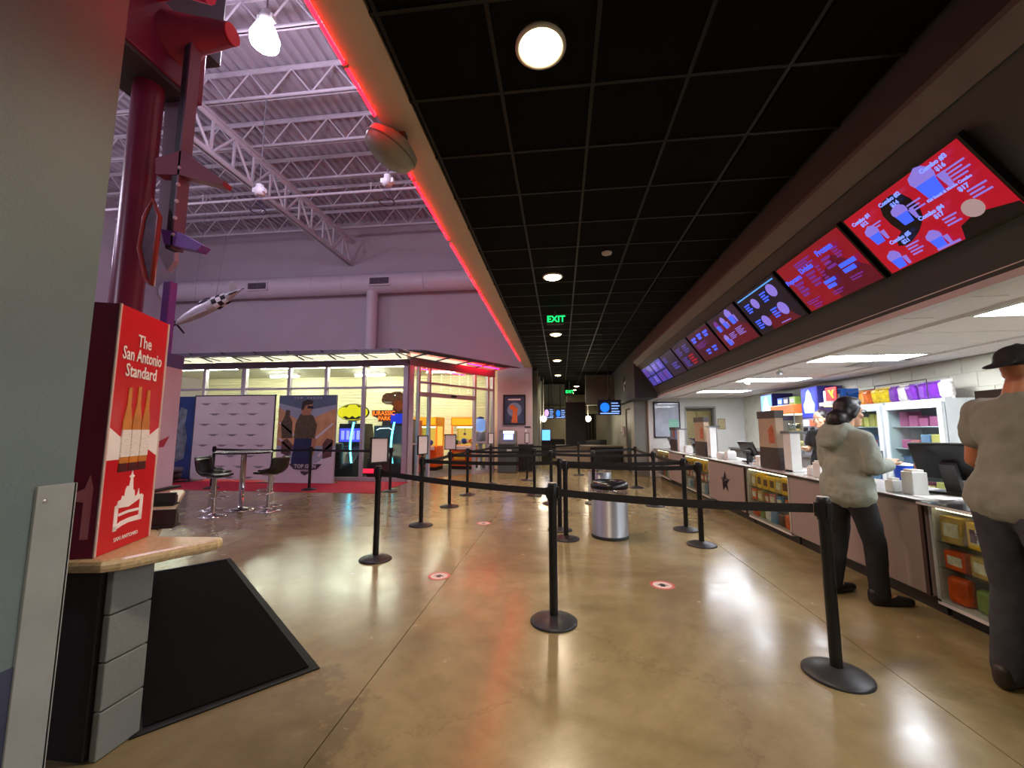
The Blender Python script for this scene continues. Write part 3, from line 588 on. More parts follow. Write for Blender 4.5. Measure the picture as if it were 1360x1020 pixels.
# arcade room shell
crm = M('cream_slat_paint', (238, 230, 192), .6, var=.03)
struct(MB().box(-16, -2.3, 16.6, 16.8, 0, 3.9).box(-2.45, -2.3, 15.15, 16.6, 0, 3.9).build('wall_arcade', crm), 'cream wall at the back of the arcade')
sm = MB().prism([(0, 0), (.02, .015), (.02, .1), (0, .115)], (-16, 16.6, 0), (0, -1, 0), (0, 0, 1), -13.6).mesh('wall_slat', M('cream_slat', (240, 232, 196), .5, var=.03))
wa = bpy.data.objects['wall_arcade']
for k in range(24):
    o = inst('wall_slat', sm, wa, (0, 0, 1.0 + k * .118))
BAY = [(-16, 11.27), (-4.36, 11.27), (-2.45, 14.22), (-2.34, 14.85), (-2.46, 15.2), (-2.46, 16.6), (-16, 16.6)]
struct(MB().prism(BAY, (0, 0, 3.68), t=.06).build('ceiling_arcade', M('white_arcade_ceiling', (214, 208, 190), .7)), 'white arcade ceiling')
struct(MB().prism(BAY, (0, 0, .001), t=.006).build('floor_arcade', M('grey_arcade_carpet', (86, 84, 86), .9, var=.25, scale=20)), 'grey arcade carpet')
tubeM = E('white_tube_glow', (255, 252, 226), EN_TUBE)
for k, (x, y) in enumerate(((-14.6, 13.0), (-13.1, 13.0), (-11.8, 13.0), (-9.7, 13.0), (-8.4, 13.0), (-7.1, 13.0), (-5.7, 13.0), (-4.3, 14.6), (-7.4, 15.2), (-11.0, 15.2))):
    nm = ['far end of the room', 'behind the banner stand', 'above the blue standee', 'above the backdrop', 'behind the pilot standee', 'over the yellow oval sign', 'over the dinosaur sign', 'over the claw machines', 'deep in the room', 'deep behind the backdrop'][k]
    t = thing('tube_light', 'white fluorescent tube fixture in the arcade, ' + nm, 'ceiling light', (x, y, 3.52), 0, 'arcade tube lights')
    MB().box(-.62, .62, -.07, .07, .06, .16).build('housing', bayW, t); MB().cyl((-.6, 0, .03), (.6, 0, .03), .035, n=10).build('tube', tubeM, t)

# ------------------------------------------------------------------ arcade machines
def mat_(n, c, **k): return M(n, c, **k)
dk = M('cabinet_black', (26, 26, 32), .35); tealE = E('teal_strip_glow', (90, 235, 255), 9.)
def arc_strip(x):
    return MB().tube([(x + .05 - .07 * math.sin(PI * k / 10) - .05 * k / 10 * 0, 0, .45 + 1.2 * k / 10) for k in range(11)], .028, 8)
# racing cabinet with yellow oval sign
t = thing('racing_cabinet', 'black arcade driving cabinet under a bright yellow oval sign', 'arcade machine', (-6.6, 12.2, 0))
MB().prism([(-.75, 0), (.55, 0), (.6, 1.15), (.45, 1.62), (-.1, 1.62), (-.1, .95), (-.75, .42)], (-.42, .35, 0), (0, 1, 0), (0, 0, 1), .84).build('body', dk, t)
MB().box(-.4, .4, .2, .23, 1.02, 1.52).build('screen_bezel', blkM, t)
o = MB().box(-.36, .36, .17, .2, 1.05, 1.47).build('screen', E('violet_screen_glow', (70, 76, 235), 1.6), t)
for k in range(4): MB().box(-.3 + k * .17, -.2 + k * .17, .165, .175, 1.12, 1.40).build('screen_icon', E('pale_violet_glow', (150, 150, 255), 2.), o)
MB().lathe([(.1, 0), (.12, .02), (.1, .04)], (0, -.1, .88), 18).build('steering_wheel', dk, t)
MB().box(-.28, .28, -.7, -.25, .3, .45, ch=.05).box(-.28, .28, -.85, -.68, .3, 1.05, ch=.05).build('driver_seat', M('seat_vinyl', (44, 30, 40), .4), t)
o = MB().box(-.16, .1, .3, .36, 1.62, 1.8).build('sign_post', M('grey_plastic', (150, 150, 160), .5), t)
ov = [(.5 * math.cos(a * PI / 24), 1.98 + .25 * math.sin(a * PI / 24)) for a in range(48)]
sg = MB().prism([(x * 1.05, 1.98 + (z - 1.98) * 1.08) for x, z in ov], (0, .34, 0), (1, 0, 0), (0, 0, 1), .06).build('oval_sign_rim', blkM, t)
MB().prism(ov, (0, .28, 0), (1, 0, 0), (0, 0, 1), .03).build('oval_sign_face', E('yellow_sign_glow', (255, 236, 20), 1.1), t)
# plain dark shapes printed on the sign
dp = MB().prism([(-.36, 2.15), (-.12, 2.222), (-.2, 2.14)], (0, .25, 0), (1, 0, 0), (0, 0, 1), .004).prism([(.36, 2.15), (.12, 2.222), (.2, 2.14)], (0, .25, 0), (1, 0, 0), (0, 0, 1), .004)
dp.prism([(-.34, 1.83), (-.2, 1.755), (.2, 1.755), (.34, 1.83), (.22, 1.86), (.1, 1.80), (0, 1.87), (-.1, 1.80), (-.22, 1.86)], (0, .25, 0), (1, 0, 0), (0, 0, 1), .004).build('dark_print', blkM, t)
MB().tube([(.4 - .07 * math.sin(PI * k / 10) + .03 * k / 10, -.45, .45 + 1.2 * k / 10) for k in range(11)], .026, 8).build('teal_strip', tealE, t)
MB().box(-.44, -.4, -.3, .3, .3, .5).build('green_light', E('green_glow', (20, 220, 120), 3), t)
# dinosaur cabinet
t = thing('dinosaur_cabinet', 'dark arcade cabinet with orange lettered sign and dinosaur head cutout', 'arcade machine', (-5.35, 12.25, 0))
MB().prism([(-.7, 0), (.6, 0), (.6, 1.75), (.3, 1.78), (.1, 1.0), (-.7, .55)], (-.5, .5, 0), (0, 1, 0), (0, 0, 1), 1.05).build('body', dk, t)
MB().box(-.42, .46, .02, .06, 1.0, 1.55).build('screen', E('dim_blue_screen', (60, 80, 96), .35), t)
MB().tube([(-.3, -.06, 1.42), (-.2, -.06, 1.47), (.1, -.06, 1.48), (.2, -.06, 1.42)], .012, 6).build('white_strip', E('white_strip_glow', (230, 255, 250), 3), t)
o = MB().prism([(-.52, 2.03), (.28, 2.03), (.24, 1.86), (.12, 1.78), (.12, 1.68), (-.3, 1.68), (-.3, 1.78), (-.5, 1.86)], (0, .06, 0), (1, 0, 0), (0, 0, 1), .05).build('orange_sign', M('brown_sign', (120, 44, 16), .5), t)
oe = E('orange_letter_glow', (255, 120, 30), 2.5)
text('JURASSIC', .19, (-5.47, 12.25, 1.935), (1, 0, 0), Z, oe, o, bold=.02, sx=.95, world=True); text('PARK', .17, (-5.44, 12.25, 1.775), (1, 0, 0), Z, oe, o, bold=.02, world=True)
MB().box(.12, .52, 0, .05, 1.62, 1.92).build('blue_sign', E('blue_sign_glow', (30, 60, 235), .9), t)
hd_ = [(.62, 1.85), (.62, 2.3), (.52, 2.5), (.36, 2.62), (.18, 2.62), (.06, 2.57), (-.08, 2.58), (-.2, 2.5), (-.24, 2.35), (-.2, 2.28), (-.1, 2.22), (.08, 2.22), (.16, 2.16), (.12, 2.05), (.2, 1.95)]
o = MB().prism(hd_, (0, .12, 0), (1, 0, 0), (0, 0, 1), .05).build('dinosaur_head', M('dino_brown', (150, 104, 60), .5, var=.4, scale=9), t)
MB().prism([(-.18, 2.32), (.12, 2.30), (.08, 2.25), (-.1, 2.25)], (0, .07, 0), (1, 0, 0), (0, 0, 1), .006).build('teeth', M('dino_white', (230, 226, 210), .4), o)
MB().prism([(.16, 2.3), (.42, 2.36), (.5, 2.1), (.3, 1.98), (.2, 2.1)], (0, .07, 0), (1, 0, 0), (0, 0, 1), .006).build('orange_throat', M('dino_orange', (220, 110, 30), .5, var=.3, scale=14), o)
MB().ball((.2, .07, 2.5), .025, 8, 6).build('eye', E('dino_eye', (255, 250, 220), 1.5), o)
MB().tube([(.42 - .07 * math.sin(PI * k / 10) + .03 * k / 10, -.5, .45 + 1.2 * k / 10) for k in range(11)], .026, 8).build('teal_strip', tealE, t)
MB().box(-.45, -.05, -.72, -.7, .18, .3).build('red_lamp', E('red_lamp_glow', (255, 30, 60), 2.5), t)
# motorbike game seat
t = thing('bike_game', 'small dark arcade motorbike with a glowing green logo', 'arcade machine', (-7.38, 11.9, 0))
MB().box(-.25, .25, -.2, .5, 0, .25, ch=.03).build('platform', dk, t); MB().box(-.12, .12, -.2, .45, .25, .8, ch=.08).build('bike_body', M('bike_dark', (30, 34, 30), .3), t)
MB().box(-.05, .08, -.22, -.2, .5, .62).build('green_logo', E('green_logo_glow', (20, 230, 120), 2.5), t); MB().tube([(-.15, .3, .9), (0, .4, .95), (.15, .3, .9)], .02, 6).build('handlebar', dk, t)
MB().tube([(-.22 + .1 * math.cos(a * PI / 8), -.21, .36 + .1 * math.sin(a * PI / 8)) for a in range(16)], .012, 6, closed=True).build('red_ring', E('red_ring_glow', (255, 40, 40), 3), t)
# claw machines
org = M('claw_orange', (226, 96, 14), .35); yel = M('claw_yellow', (232, 178, 30), .4)
def claw(x, y, label, seed):
    t = thing('claw_machine', label, 'arcade machine', (x, y, 0), AZ - PI / 2 + .55, 'claw machines'); rnd = random.Random(seed)
    MB().box(-.42, .42, -.42, .42, .12, .85, ch=.02).build('base_cabinet', org, t)
    MB().box(-.4, .4, -.4, .4, 0, .12).build('plinth', blkM, t)
    MB().box(-.44, .44, -.46, .42, 1.55, 1.88, ch=.02).build('marquee_box', yel, t)
    MB().box(-.38, .38, -.475, -.46, 1.6, 1.83).build('marquee_glow', E('marquee_orange_glow', (255, 150, 20), 1.6), t)
    for sx in (-1, 1):
        for sy in (-1, 1): MB().box(sx * .40 - .025, sx * .40 + .025, sy * .40 - .025, sy * .40 + .025, .85, 1.55).build('corner_post', E('claw_orange_glow', (255, 84, 14), 2.2) if sy < 0 else yel, t)
    MB().box(-.37, .37, -.41, -.405, .87, 1.53).build('front_glass', pane, t)
    MB().box(-.38, .38, .36, .38, .85, 1.55).build('back_panel', E('claw_back_glow', (255, 214, 90), .8), t)
    MB().box(-.3, .3, -.1, -.06, 1.5, 1.54).build('lamp_bar', E('claw_lamp', (255, 250, 220), 6), t)
    for k in range(9):
        c = ((60, 150, 70), (220, 60, 60), (240, 240, 240), (70, 110, 220), (240, 200, 60))[k % 5]
        MB().ball((rnd.uniform(-.28, .28), rnd.uniform(-.28, .2), .92 + rnd.uniform(0, .12)), rnd.uniform(.07, .11), 10, 7).build('plush_prize', M('plush_%d' % (k % 5), c, .9), t)
    MB().box(-.3, .1, -.47, -.42, .35, .62).build('prize_door', yel, t)
    MB().box(-.35, .35, -.55, -.42, .72, .85, ch=.02).build('control_panel', M('panel_white', (225, 222, 226), .4), t)
    MB().cyl((.0, -.1, 1.5), (0, -.1, 1.3), .012, n=6).ball((0, -.1, 1.28), .06, 10, 6).build('claw', M('claw_chrome', (200, 200, 205), .2, .9), t)
claw(-4.75, 14.6, 'orange claw machine beside the arcade door frame', 1)
claw(-3.55, 15.2, 'orange claw machine farther inside the arcade doorway', 2)
t = thing('capsule_machine', 'white and blue globe-topped capsule machine behind the entrance glass', 'arcade machine', (-2.85, 14.5, 0))
MB().lathe([(.2, 0), (.2, .06), (.08, .1), (.08, .9), (.2, 1.0), (.22, 1.35)], n=20).build('stand', M('capsule_grey', (180, 178, 190), .4), t)
MB().ball((0, 0, 1.6), .25, 18, 12).build('globe', E('blue_white_globe', (150, 180, 255), .9), t); MB().lathe([(.12, 1.8), (.14, 1.86), (.02, 1.9)], n=16).build('cap', M('capsule_blue', (40, 60, 180), .4), t)
t = thing('ticket_kiosk', 'slim lit ticket machine inside the arcade beside the entrance post', 'kiosk', (-5.0, 13.6, 0))
MB().box(-.25, .25, -.2, .2, 0, 1.75, ch=.02).build('cabinet', M('kiosk_orange', (214, 84, 22), .4), t); MB().box(-.15, .15, -.23, -.2, 1.3, 1.65).build('lit_panel', E('kiosk_glow', (200, 225, 255), 2.5), t)

# ------------------------------------------------------------------ red carpet, displays, seating
t = MB().box(-14, -4.15, 9.02, 11.05, 0, .008, ch=.003).build('red_carpet', M('red_carpet_pile', (176, 26, 52), .95, var=.2, scale=50, bump=.4, bscale=220)); tag(t, 'long red carpet along the foot of the arcade windows', 'carpet')
t = thing('photo_backdrop', 'pale step-and-repeat photo backdrop on a thin metal frame', 'backdrop', (-9.1, 10.6, 0))
bd = MB().box(-10.34, -7.92, 10.58, 10.6, .06, 2.37).build('fabric', M('backdrop_fabric', (214, 206, 208), .8, var=.05, scale=2, bump=.1, bscale=5), t, True)
MB().cyl((-10.36, 10.6, .01), (-10.36, 10.6, 2.4), .018, n=8).cyl((-7.9, 10.6, .01), (-7.9, 10.6, 2.4), .018, n=8).cyl((-10.38, 10.6, 2.39), (-7.88, 10.6, 2.39), .018, n=8).build('pole_frame', M('pole_dark', (70, 66, 70), .4, .5), t, True)
MB().box(-10.6, -10.1, 10.35, 10.85, .009, .02).box(-8.15, -7.65, 10.35, 10.85, .009, .02).build('foot_plate', M('pole_dark'), t, True)
lg = MB().prism([(-.2, .02), (-.1, .0), (-.06, -.03), (.06, -.03), (.1, 0), (.2, .02), (.08, .025), (-.08, .025)], (0, 0, 0), (1, 0, 0), (0, 0, 1), .002).mesh('winged_print', M('logo_grey', (138, 132, 136), .6))
for r in range(8):
    for k in range(4 if r % 2 == 0 else 3): inst('winged_print', lg, bd, (-10.34 + .33 + k * .58 + (.29 if r % 2 else 0) + 9.1, -.024, 2.15 - r * .29))
# pilot film standee
t = thing('film_standee', 'tall film standee with a man in a flight jacket and winged title', 'standee', (-6.8, 10.4, 0))
MB().box(-7.64, -5.98, 10.4, 10.46, .02, 2.36).build('board', M('standee_sky', (150, 160, 176), .5, var=.15, scale=1.5), t, True)
MB().box(-7.6, -6.02, 10.5, 10.75, .009, .03).box(-6.85, -6.79, 10.46, 10.75, .03, 1.2).build('prop_stand', M('card_brown', (150, 128, 96), .8), t, True)
def art(name, poly, mat, d=1): return MB().prism(poly, (0, 10.4 - .001 * d, 0), (1, 0, 0), (0, 0, 1), .0015).build(name, mat, bpy.data.objects[t.name], True)
art('dusk_sky', [(-7.64, 1.0), (-5.98, 1.0), (-5.98, 2.0), (-6.6, 1.75), (-7.1, 1.7), (-7.64, 2.05)], M('art_orange', (196, 150, 104), .5, var=.25, scale=3))
art('blue_sky', [(-7.64, 2.36), (-5.98, 2.36), (-5.98, 2.1), (-6.8, 1.95), (-7.64, 2.15)], M('art_slate', (84, 100, 122), .5, var=.15, scale=3))
art('white_base', [(-7.64, .02), (-5.98, .02), (-5.98, .95), (-6.45, .55), (-6.8, .5), (-7.15, .55), (-7.64, .95)], M('art_white', (206, 200, 206), .5, var=.05), 2)
for a in ([(-7.62, 1.62), (-7.55, 1.62), (-7.1, 1.28), (-7.12, 1.22)], [(-7.62, 1.2), (-7.55, 1.2), (-7.05, .78), (-7.1, .74)], [(-6.0, 1.6), (-6.07, 1.6), (-6.55, 1.22), (-6.5, 1.17)], [(-6.0, 1.05), (-6.05, 1.1), (-6.45, .75), (-6.4, .7)]): art('white_stripe', a, M('art_white'), 3)
kh = M('art_khaki', (84, 72, 52), .5, var=.35, scale=12); skn = M('art_skin', (164, 116, 84), .5); nv = M('art_navy', (30, 40, 78), .5, var=.2, scale=6)
art('lesser_figure', [(-7.5, 1.2), (-7.2, 1.2), (-7.22, 1.65), (-7.3, 1.78), (-7.3, 1.95), (-7.42, 1.97), (-7.45, 1.8), (-7.55, 1.6)], kh, 3)
art('lesser_crew', [(-6.3, .65), (-6.05, .72), (-6.02, 1.15), (-6.2, 1.2), (-6.32, 1.05)], M('art_umber', (92, 64, 60), .5, var=.4, scale=10), 3)
art('lesser_crew', [(-7.5, .8), (-7.25, .7), (-7.15, 1.0), (-7.35, 1.2), (-7.5, 1.1)], M('art_umber'), 3)
art('jeans', [(-7.2, .5), (-6.62, .5), (-6.58, 1.25), (-7.12, 1.25)], nv, 4)
art('jacket', [(-7.15, 1.2), (-6.55, 1.18), (-6.5, 1.55), (-6.62, 1.8), (-6.85, 1.9), (-7.0, 1.85), (-7.12, 1.6)], kh, 5)
art('face', [(-6.95, 1.82), (-6.72, 1.82), (-6.66, 1.98), (-6.66, 2.12), (-6.9, 2.15), (-6.97, 2.0)], skn, 6)
art('hair', [(-6.98, 1.95), (-6.9, 1.98), (-6.86, 2.08), (-6.66, 2.12), (-6.64, 2.2), (-6.8, 2.25), (-6.96, 2.18)], M('art_hair', (44, 30, 24), .5), 7)
art('sunglasses', [(-6.8, 2.0), (-6.64, 1.99), (-6.64, 2.06), (-6.8, 2.07)], blkM, 8)
art('arm', [(-6.66, .75), (-6.56, .75), (-6.5, 1.2), (-6.62, 1.2)], skn, 6)
o = art('winged_title', [(-7.25, .52), (-6.3, .52), (-6.45, .38), (-6.62, .36), (-6.68, .27), (-6.78, .22), (-6.88, .27), (-6.93, .36), (-7.1, .38)], M('art_charcoal', (60, 58, 66), .4), 9)
text('TOP GUN', .14, (-6.78, 10.388, .455), (1, 0, 0), Z, M('art_white'), o, bold=.02, sx=1.0); text('MAVERICK', .07, (-6.78, 10.388, .345), (1, 0, 0), Z, M('art_white'), o, bold=.02)
text('TOM  CRUISE', .08, (-6.8, 10.398, 2.28), (1, 0, 0), Z, M('art_white'), bpy.data.objects[t.name], space=1.8)
# blue standee
t = thing('blue_standee', 'deep blue film standee beside the backdrop', 'standee', (-11.0, 10.9, 0))
MB().box(-11.5, -10.6, 10.9, 10.96, .02, 2.4).build('board', M('standee_blue', (24, 60, 120), .4, var=.4, scale=2), t, True)
MB().prism([(-11.4, .4), (-10.9, .6), (-10.85, 1.2), (-10.95, 1.6), (-10.9, 2.0), (-11.1, 2.1), (-11.35, 1.6)], (0, 10.899, 0), (1, 0, 0), (0, 0, 1), .003).build('grey_artwork', M('standee_art_grey', (110, 122, 132), .4, var=.6, scale=5), t, True)
MB().box(-11.3, -10.8, 10.96, 11.04, .009, .03).build('foot', blkM, t, True)
t = thing('ottoman', 'low black rounded ottoman at the corner of the red carpet', 'ottoman', (-10.75, 9.95, 0))
MB().lathe([(.5, .08), (.56, .12), (.56, .26), (.5, .3)], n=28).build('base', M('black_vinyl', (24, 22, 24), .3), t); MB().lathe([(.56, .3), (.6, .33), (.58, .39), (.4, .42), (.01, .42)], n=28).build('cushion', M('grey_vinyl', (92, 84, 96), .35), t)
MB().lathe([(.4, 0.008), (.4, .08)], n=20).build('plinth', blkM, t)
# bar table and stools
chr_ = M('chrome', (205, 202, 205), .14, .95, var=.02); seatM = M('stool_black', (30, 26, 27), .32)
t = thing('bar_table', 'round black bar table on a chrome column', 'table', (-5.74, 6.96, 0))
MB().lathe([(.25, 0), (.25, .012), (.1, .03), (.045, .05), (.045, .98), (.1, 1.0)], n=32).build('column', chr_, t); MB().lathe([(.46, 1.0), (.47, 1.01), (.47, 1.02), (.46, 1.03)], n=40).build('table_top', M('table_black', (34, 30, 32), .25), t)
def stool():
    t = thing('bar_stool', '-', 'stool', (0, 0, 0), 0, 'bar stools at the high table')
    MB().lathe([(.205, 0), (.205, .01), (.12, .02), (.04, .045), (.035, .06)], n=32).build('base', chr_, t)
    MB().cyl((0, 0, .05), (0, 0, .42), .035, n=16).cyl((0, 0, .4), (0, 0, .66), .025, n=16).build('post', chr_, t)
    MB().tube([(.1 + .13 * math.cos(a * PI / 12), .13 * math.sin(a * PI / 12), .30) for a in range(24)], .011, 6, closed=True).box(-.03, .0, -.015, .015, .285, .315).build('foot_ring', chr_, t)
    s = MB(); g = []
    for i in range(13):
        u = i / 12; row = []
        for j in range(9):
            v = j / 8 * 2 - 1; x = .2 - .38 * min(u / .62, 1); z = .68 + .012 * v * v
            if u > .62:
                k = (u - .62) / .38; x = -.18 - .06 * k; z = .68 + .27 * k
            row.append((x + .035 * v * v * (1 if u > .55 else 0), v * (.2 - .02 * abs(u - .5)), z + (.05 * v * v if .3 < u < .7 else 0)))
        g.append(row)
    vs = [p for r in g for p in r]; fs = [(i * 9 + j, i * 9 + j + 1, (i + 1) * 9 + j + 1, (i + 1) * 9 + j) for i in range(12) for j in range(8)]
    s.add(vs, fs, 0, True); o = s.build('bucket_seat', seatM, t); md = o.modifiers.new('thick', 'SOLIDIFY'); md.thickness = .045; md.offset = -1; md = o.modifiers.new('soft', 'SUBSURF'); md.levels = 1; md.render_levels = 1
    MB().box(-.09, .09, -.09, .09, .625, .66).build('seat_plate', chr_, t); return t
s0 = stool()
for k, (x, y, rz, nm) in enumerate(((-5.75, 6.38, .25, 'black bucket bar stool in front of the table column, facing it'), (-6.22, 6.86, .05, 'black bucket bar stool half hidden behind its twin'), (-5.16, 6.9, PI - .15, 'black bucket bar stool standing nearest the pilot standee'), (-5.45, 7.34, PI + .35, 'black bucket bar stool at the far side of the table'))):
    put(s0 if k == 0 else clone(s0), (x, y, 0), rz, nm)

# ------------------------------------------------------------------ belt stanchions
pst = M('stanchion_black', (20, 20, 21), .38, .2); bsm = M('stanchion_base', (46, 46, 48), .42, .3); blt = M('belt_black', (16, 15, 18), .75, var=.1, scale=50)
ivory = M('paper_white', (224, 214, 226), .6)
def stanchion():
    t = thing('stanchion', '-', 'stanchion', (0, 0, 0), 0, 'belt stanchions of the queue')
    MB().lathe([(.175, 0), (.175, .012), (.165, .02), (.09, .042), (.04, .052)], n=36).build('base', bsm, t)
    MB().cyl((0, 0, .04), (0, 0, .9), .032, n=20).build('post', pst, t)
    MB().lathe([(.038, .88), (.038, 1.0), (.034, 1.012), (.03, 1.016)], n=20).box(-.05, .05, -.012, .012, .90, .985).box(-.012, .012, -.05, .05, .90, .985).build('belt_head', pst, t)
    MB().cyl((0, 0, 1.0155), (0, 0, 1.0175), .031, n=20).build('top_cap', M('cap_grey', (150, 146, 140), .3), t)
    return t
S = {'A': (-2.05, 4.51, 'with sign frame, nearest on the arcade side'), 'B': (-.07, 3.25, 'standing alone in the centre foreground'), 'C': (1.58, 2.77, 'largest, next to the woman in the hoodie'),
     'D': (-2.1, 6.14, 'with thin sign frame, second on the arcade side'), 'E': (-2.08, 7.66, 'with broad white sign facing the entrance'), 'F': (-2.06, 9.06, 'without sign before the claw machines'), 'G': (-1.86, 10.93, 'with sign before the cash machine'),
     'H': (.05, 5.62, 'beside the silver bin, front one of a pair'), 'I': (-.03, 6.1, 'beside the silver bin, rear one of a pair'), 'J': (-.2, 8.2, 'in the middle of the queue behind the pair'), 'K': (-.59, 9.18, 'in the middle of the queue, right of the cash machine'),
     'L': (-.97, 11.85, 'with narrow sign at the poster wall corner'), 'M': (.55, 13.4, 'farthest, before the black column'), 'N': (1.72, 5.53, 'front one of a pair near the candy counter'), 'O': (1.76, 6.31, 'rear one of a pair near the candy counter'),
     'P': (1.74, 8.19, 'behind the silver bin near the counter'), 'Q': (1.83, 10.64, 'far one close to the counter end'), 'R': (.62, 8.3, 'half hidden behind the silver bin'), 'T': (-5.96, 9.34, 'before the pilot standee on the red carpet'), 'U': (-8.48, 9.3, 'before the photo backdrop on the red carpet'), 'V': (-3.95, 9.33, 'at the tip of the red carpet')}
p0 = stanchion()
for k, (key, (x, y, nm)) in enumerate(S.items()):
    o = p0 if k == 0 else clone(p0)
    put(o, (x, y, .008 if key in 'TU' else 0), random.uniform(-.2, .2), 'black belt stanchion ' + nm)
def belt(a, b, label, sag=.02, z=.945):
    A = Vector(S[a][:2] + (z,)); B = Vector(S[b][:2] + (z,)); d = (B - A).normalized(); A = A + d * .052; B = B - d * .052; n = 10; w = .027
    s = MB(); nn = Vector((-d.y, d.x, 0)) * .0015
    P_ = [A.lerp(B, k / n) + Vector((0, 0, -sag * 4 * (k / n) * (1 - k / n))) for k in range(n + 1)]
    for p, q in zip(P_, P_[1:]):
        s.quad(p + nn - Vector((0, 0, w)), q + nn - Vector((0, 0, w)), q + nn + Vector((0, 0, w)), p + nn + Vector((0, 0, w)))
        s.quad(p - nn + Vector((0, 0, w)), q - nn + Vector((0, 0, w)), q - nn - Vector((0, 0, w)), p - nn - Vector((0, 0, w)))
        s.quad(p + nn + Vector((0, 0, w)), q + nn + Vector((0, 0, w)), q - nn + Vector((0, 0, w)), p - nn + Vector((0, 0, w)))
        s.quad(p - nn - Vector((0, 0, w)), q - nn - Vector((0, 0, w)), q + nn - Vector((0, 0, w)), p + nn - Vector((0, 0, w)))
    tag(s.build('queue_belt', blt), label, 'belt', 'retractable queue belts')
BE = [('A', 'B', 'from the nearest signed post to the centre foreground post'), ('B', 'C', 'from the centre foreground post to the largest post'), ('D', 'I', 'across the queue from the second signed post to the pair'), ('E', 'J', 'across the queue from the broad white sign'), ('F', 'K', 'across the queue behind the broad white sign'),
      ('D', 'E', 'along the arcade side between the thin sign and the broad sign'), ('E', 'F', 'along the arcade side past the broad sign'), ('F', 'G', 'along the arcade side toward the cash machine'), ('G', 'L', 'before the cash machine'), ('H', 'N', 'over the silver bin to the front pair post'), ('I', 'O', 'behind the silver bin to the rear pair post'),
      ('J', 'P', 'across behind the silver bin'), ('K', 'Q', 'far back across the queue to the counter end'), ('N', 'O', 'short, joining the pair by the candy counter'), ('O', 'P', 'along the counter behind the pair'), ('P', 'Q', 'along the far stretch of the counter'), ('L', 'M', 'farthest, before the black column'), ('H', 'I', 'short, joining the pair by the bin'), ('U', 'T', 'in front of the photo backdrop and pilot standee'), ('T', 'V', 'in front of the arcade cabinets')]
for a, b, l in BE: belt(a, b, 'black queue belt ' + l)
def sign(key, w, h, rz, label):
    x, y, _ = S[key]; t = thing('sign_frame', label, 'sign', (x, y, 1.018), rz, 'sign frames on the stanchions')
    MB().box(-.02, .02, -.008, .008, -.0, .03).build('stem', pst, t)
    MB().box(-w / 2, w / 2, -.01, .01, .03, .045).box(-w / 2, w / 2, -.01, .01, .015 + h, .03 + h).box(-w / 2, -w / 2 + .015, -.01, .01, .045, .015 + h).box(w / 2 - .015, w / 2, -.01, .01, .045, .015 + h).build('frame', pst, t)
    MB().box(-w / 2 + .015, w / 2 - .015, -.004, .004, .045, .015 + h).build('sheet', ivory, t)
sign('A', .23, .29, 1.0, 'white sheet in black frame on the nearest signed stanchion'); sign('D', .23, .29, 1.2, 'steeply turned white sheet on the second stanchion of the arcade side')
sign('E', .22, .29, .2, 'broad white sheet facing the entrance before the claw machines'); sign('G', .2, .29, .9, 'white sheet on the stanchion before the cash machine'); sign('L', .2, .29, 1.0, 'narrow white sheet on the stanchion at the poster wall')

# ------------------------------------------------------------------ bins and floor decals
binM = M('brushed_bin', (132, 134, 138), .38, .55, var=.06, scale=3, stretch=(1, 1, .1))
def bin_(x, y, label, open_=True):
    t = thing('trash_bin', label, 'bin', (x, y, 0), 0, 'round trash bins')
    MB().lathe([(.245, 0), (.245, .03), (.238, .035), (.238, .64), (.232, .645)], n=40).build('drum', binM, t)
    MB().lathe([(.246, .0), (.248, .035), (.24, .04)], n=40, cap=False).build('foot_ring', blkM, t)
    MB().lathe([(.25, .64), (.255, .66), (.25, .71), (.21, .735), (.15, .73), (.145, .70), (.14, .6)], n=40, cap=False).build('lid', M('bin_lid_black', (20, 20, 22), .28), t)
    MB().lathe([(.2385, .57), (.24, .575), (.24, .635), (.2385, .64)], n=40, cap=False).build('silver_band', M('bin_band', (225, 224, 220), .12, .95), t)
bin_(.64, 5.82, 'silver drum bin with black lid standing in the queue'); bin_(.78, 8.75, 'silver bin half hidden behind the nearer bin')
for x, y, nm in ((-1.2, 4.09, 'beside the floor joint, nearest the mat'), (.91, 4.1, 'in front of the silver bin'), (-1.19, 6.39, 'farthest, between the queue belts')):
    t = thing('floor_decal', 'round red and white distancing decal on the floor ' + nm, 'decal', (x, y, 0), 0, 'distancing decals')
    MB().lathe([(.11, .0005), (.11, .002), (.001, .002)], n=32, cap=False, sm=False).build('white_disc', M('decal_white', (226, 206, 200), .4), t)
    MB().lathe([(.11, .0022), (.11, .0028), (.085, .0028), (.085, .0022)], n=32, cap=False, sm=False).build('red_ring', M('decal_red', (196, 92, 84), .4), t)
    MB().prism([(-.05, -.01), (.0, .035), (.05, -.01), (.02, -.01), (.02, -.04), (-.02, -.04), (-.02, -.01)], (0, 0, .0022), t=.001).build('arrow', M('decal_black', (30, 24, 26), .4), t)
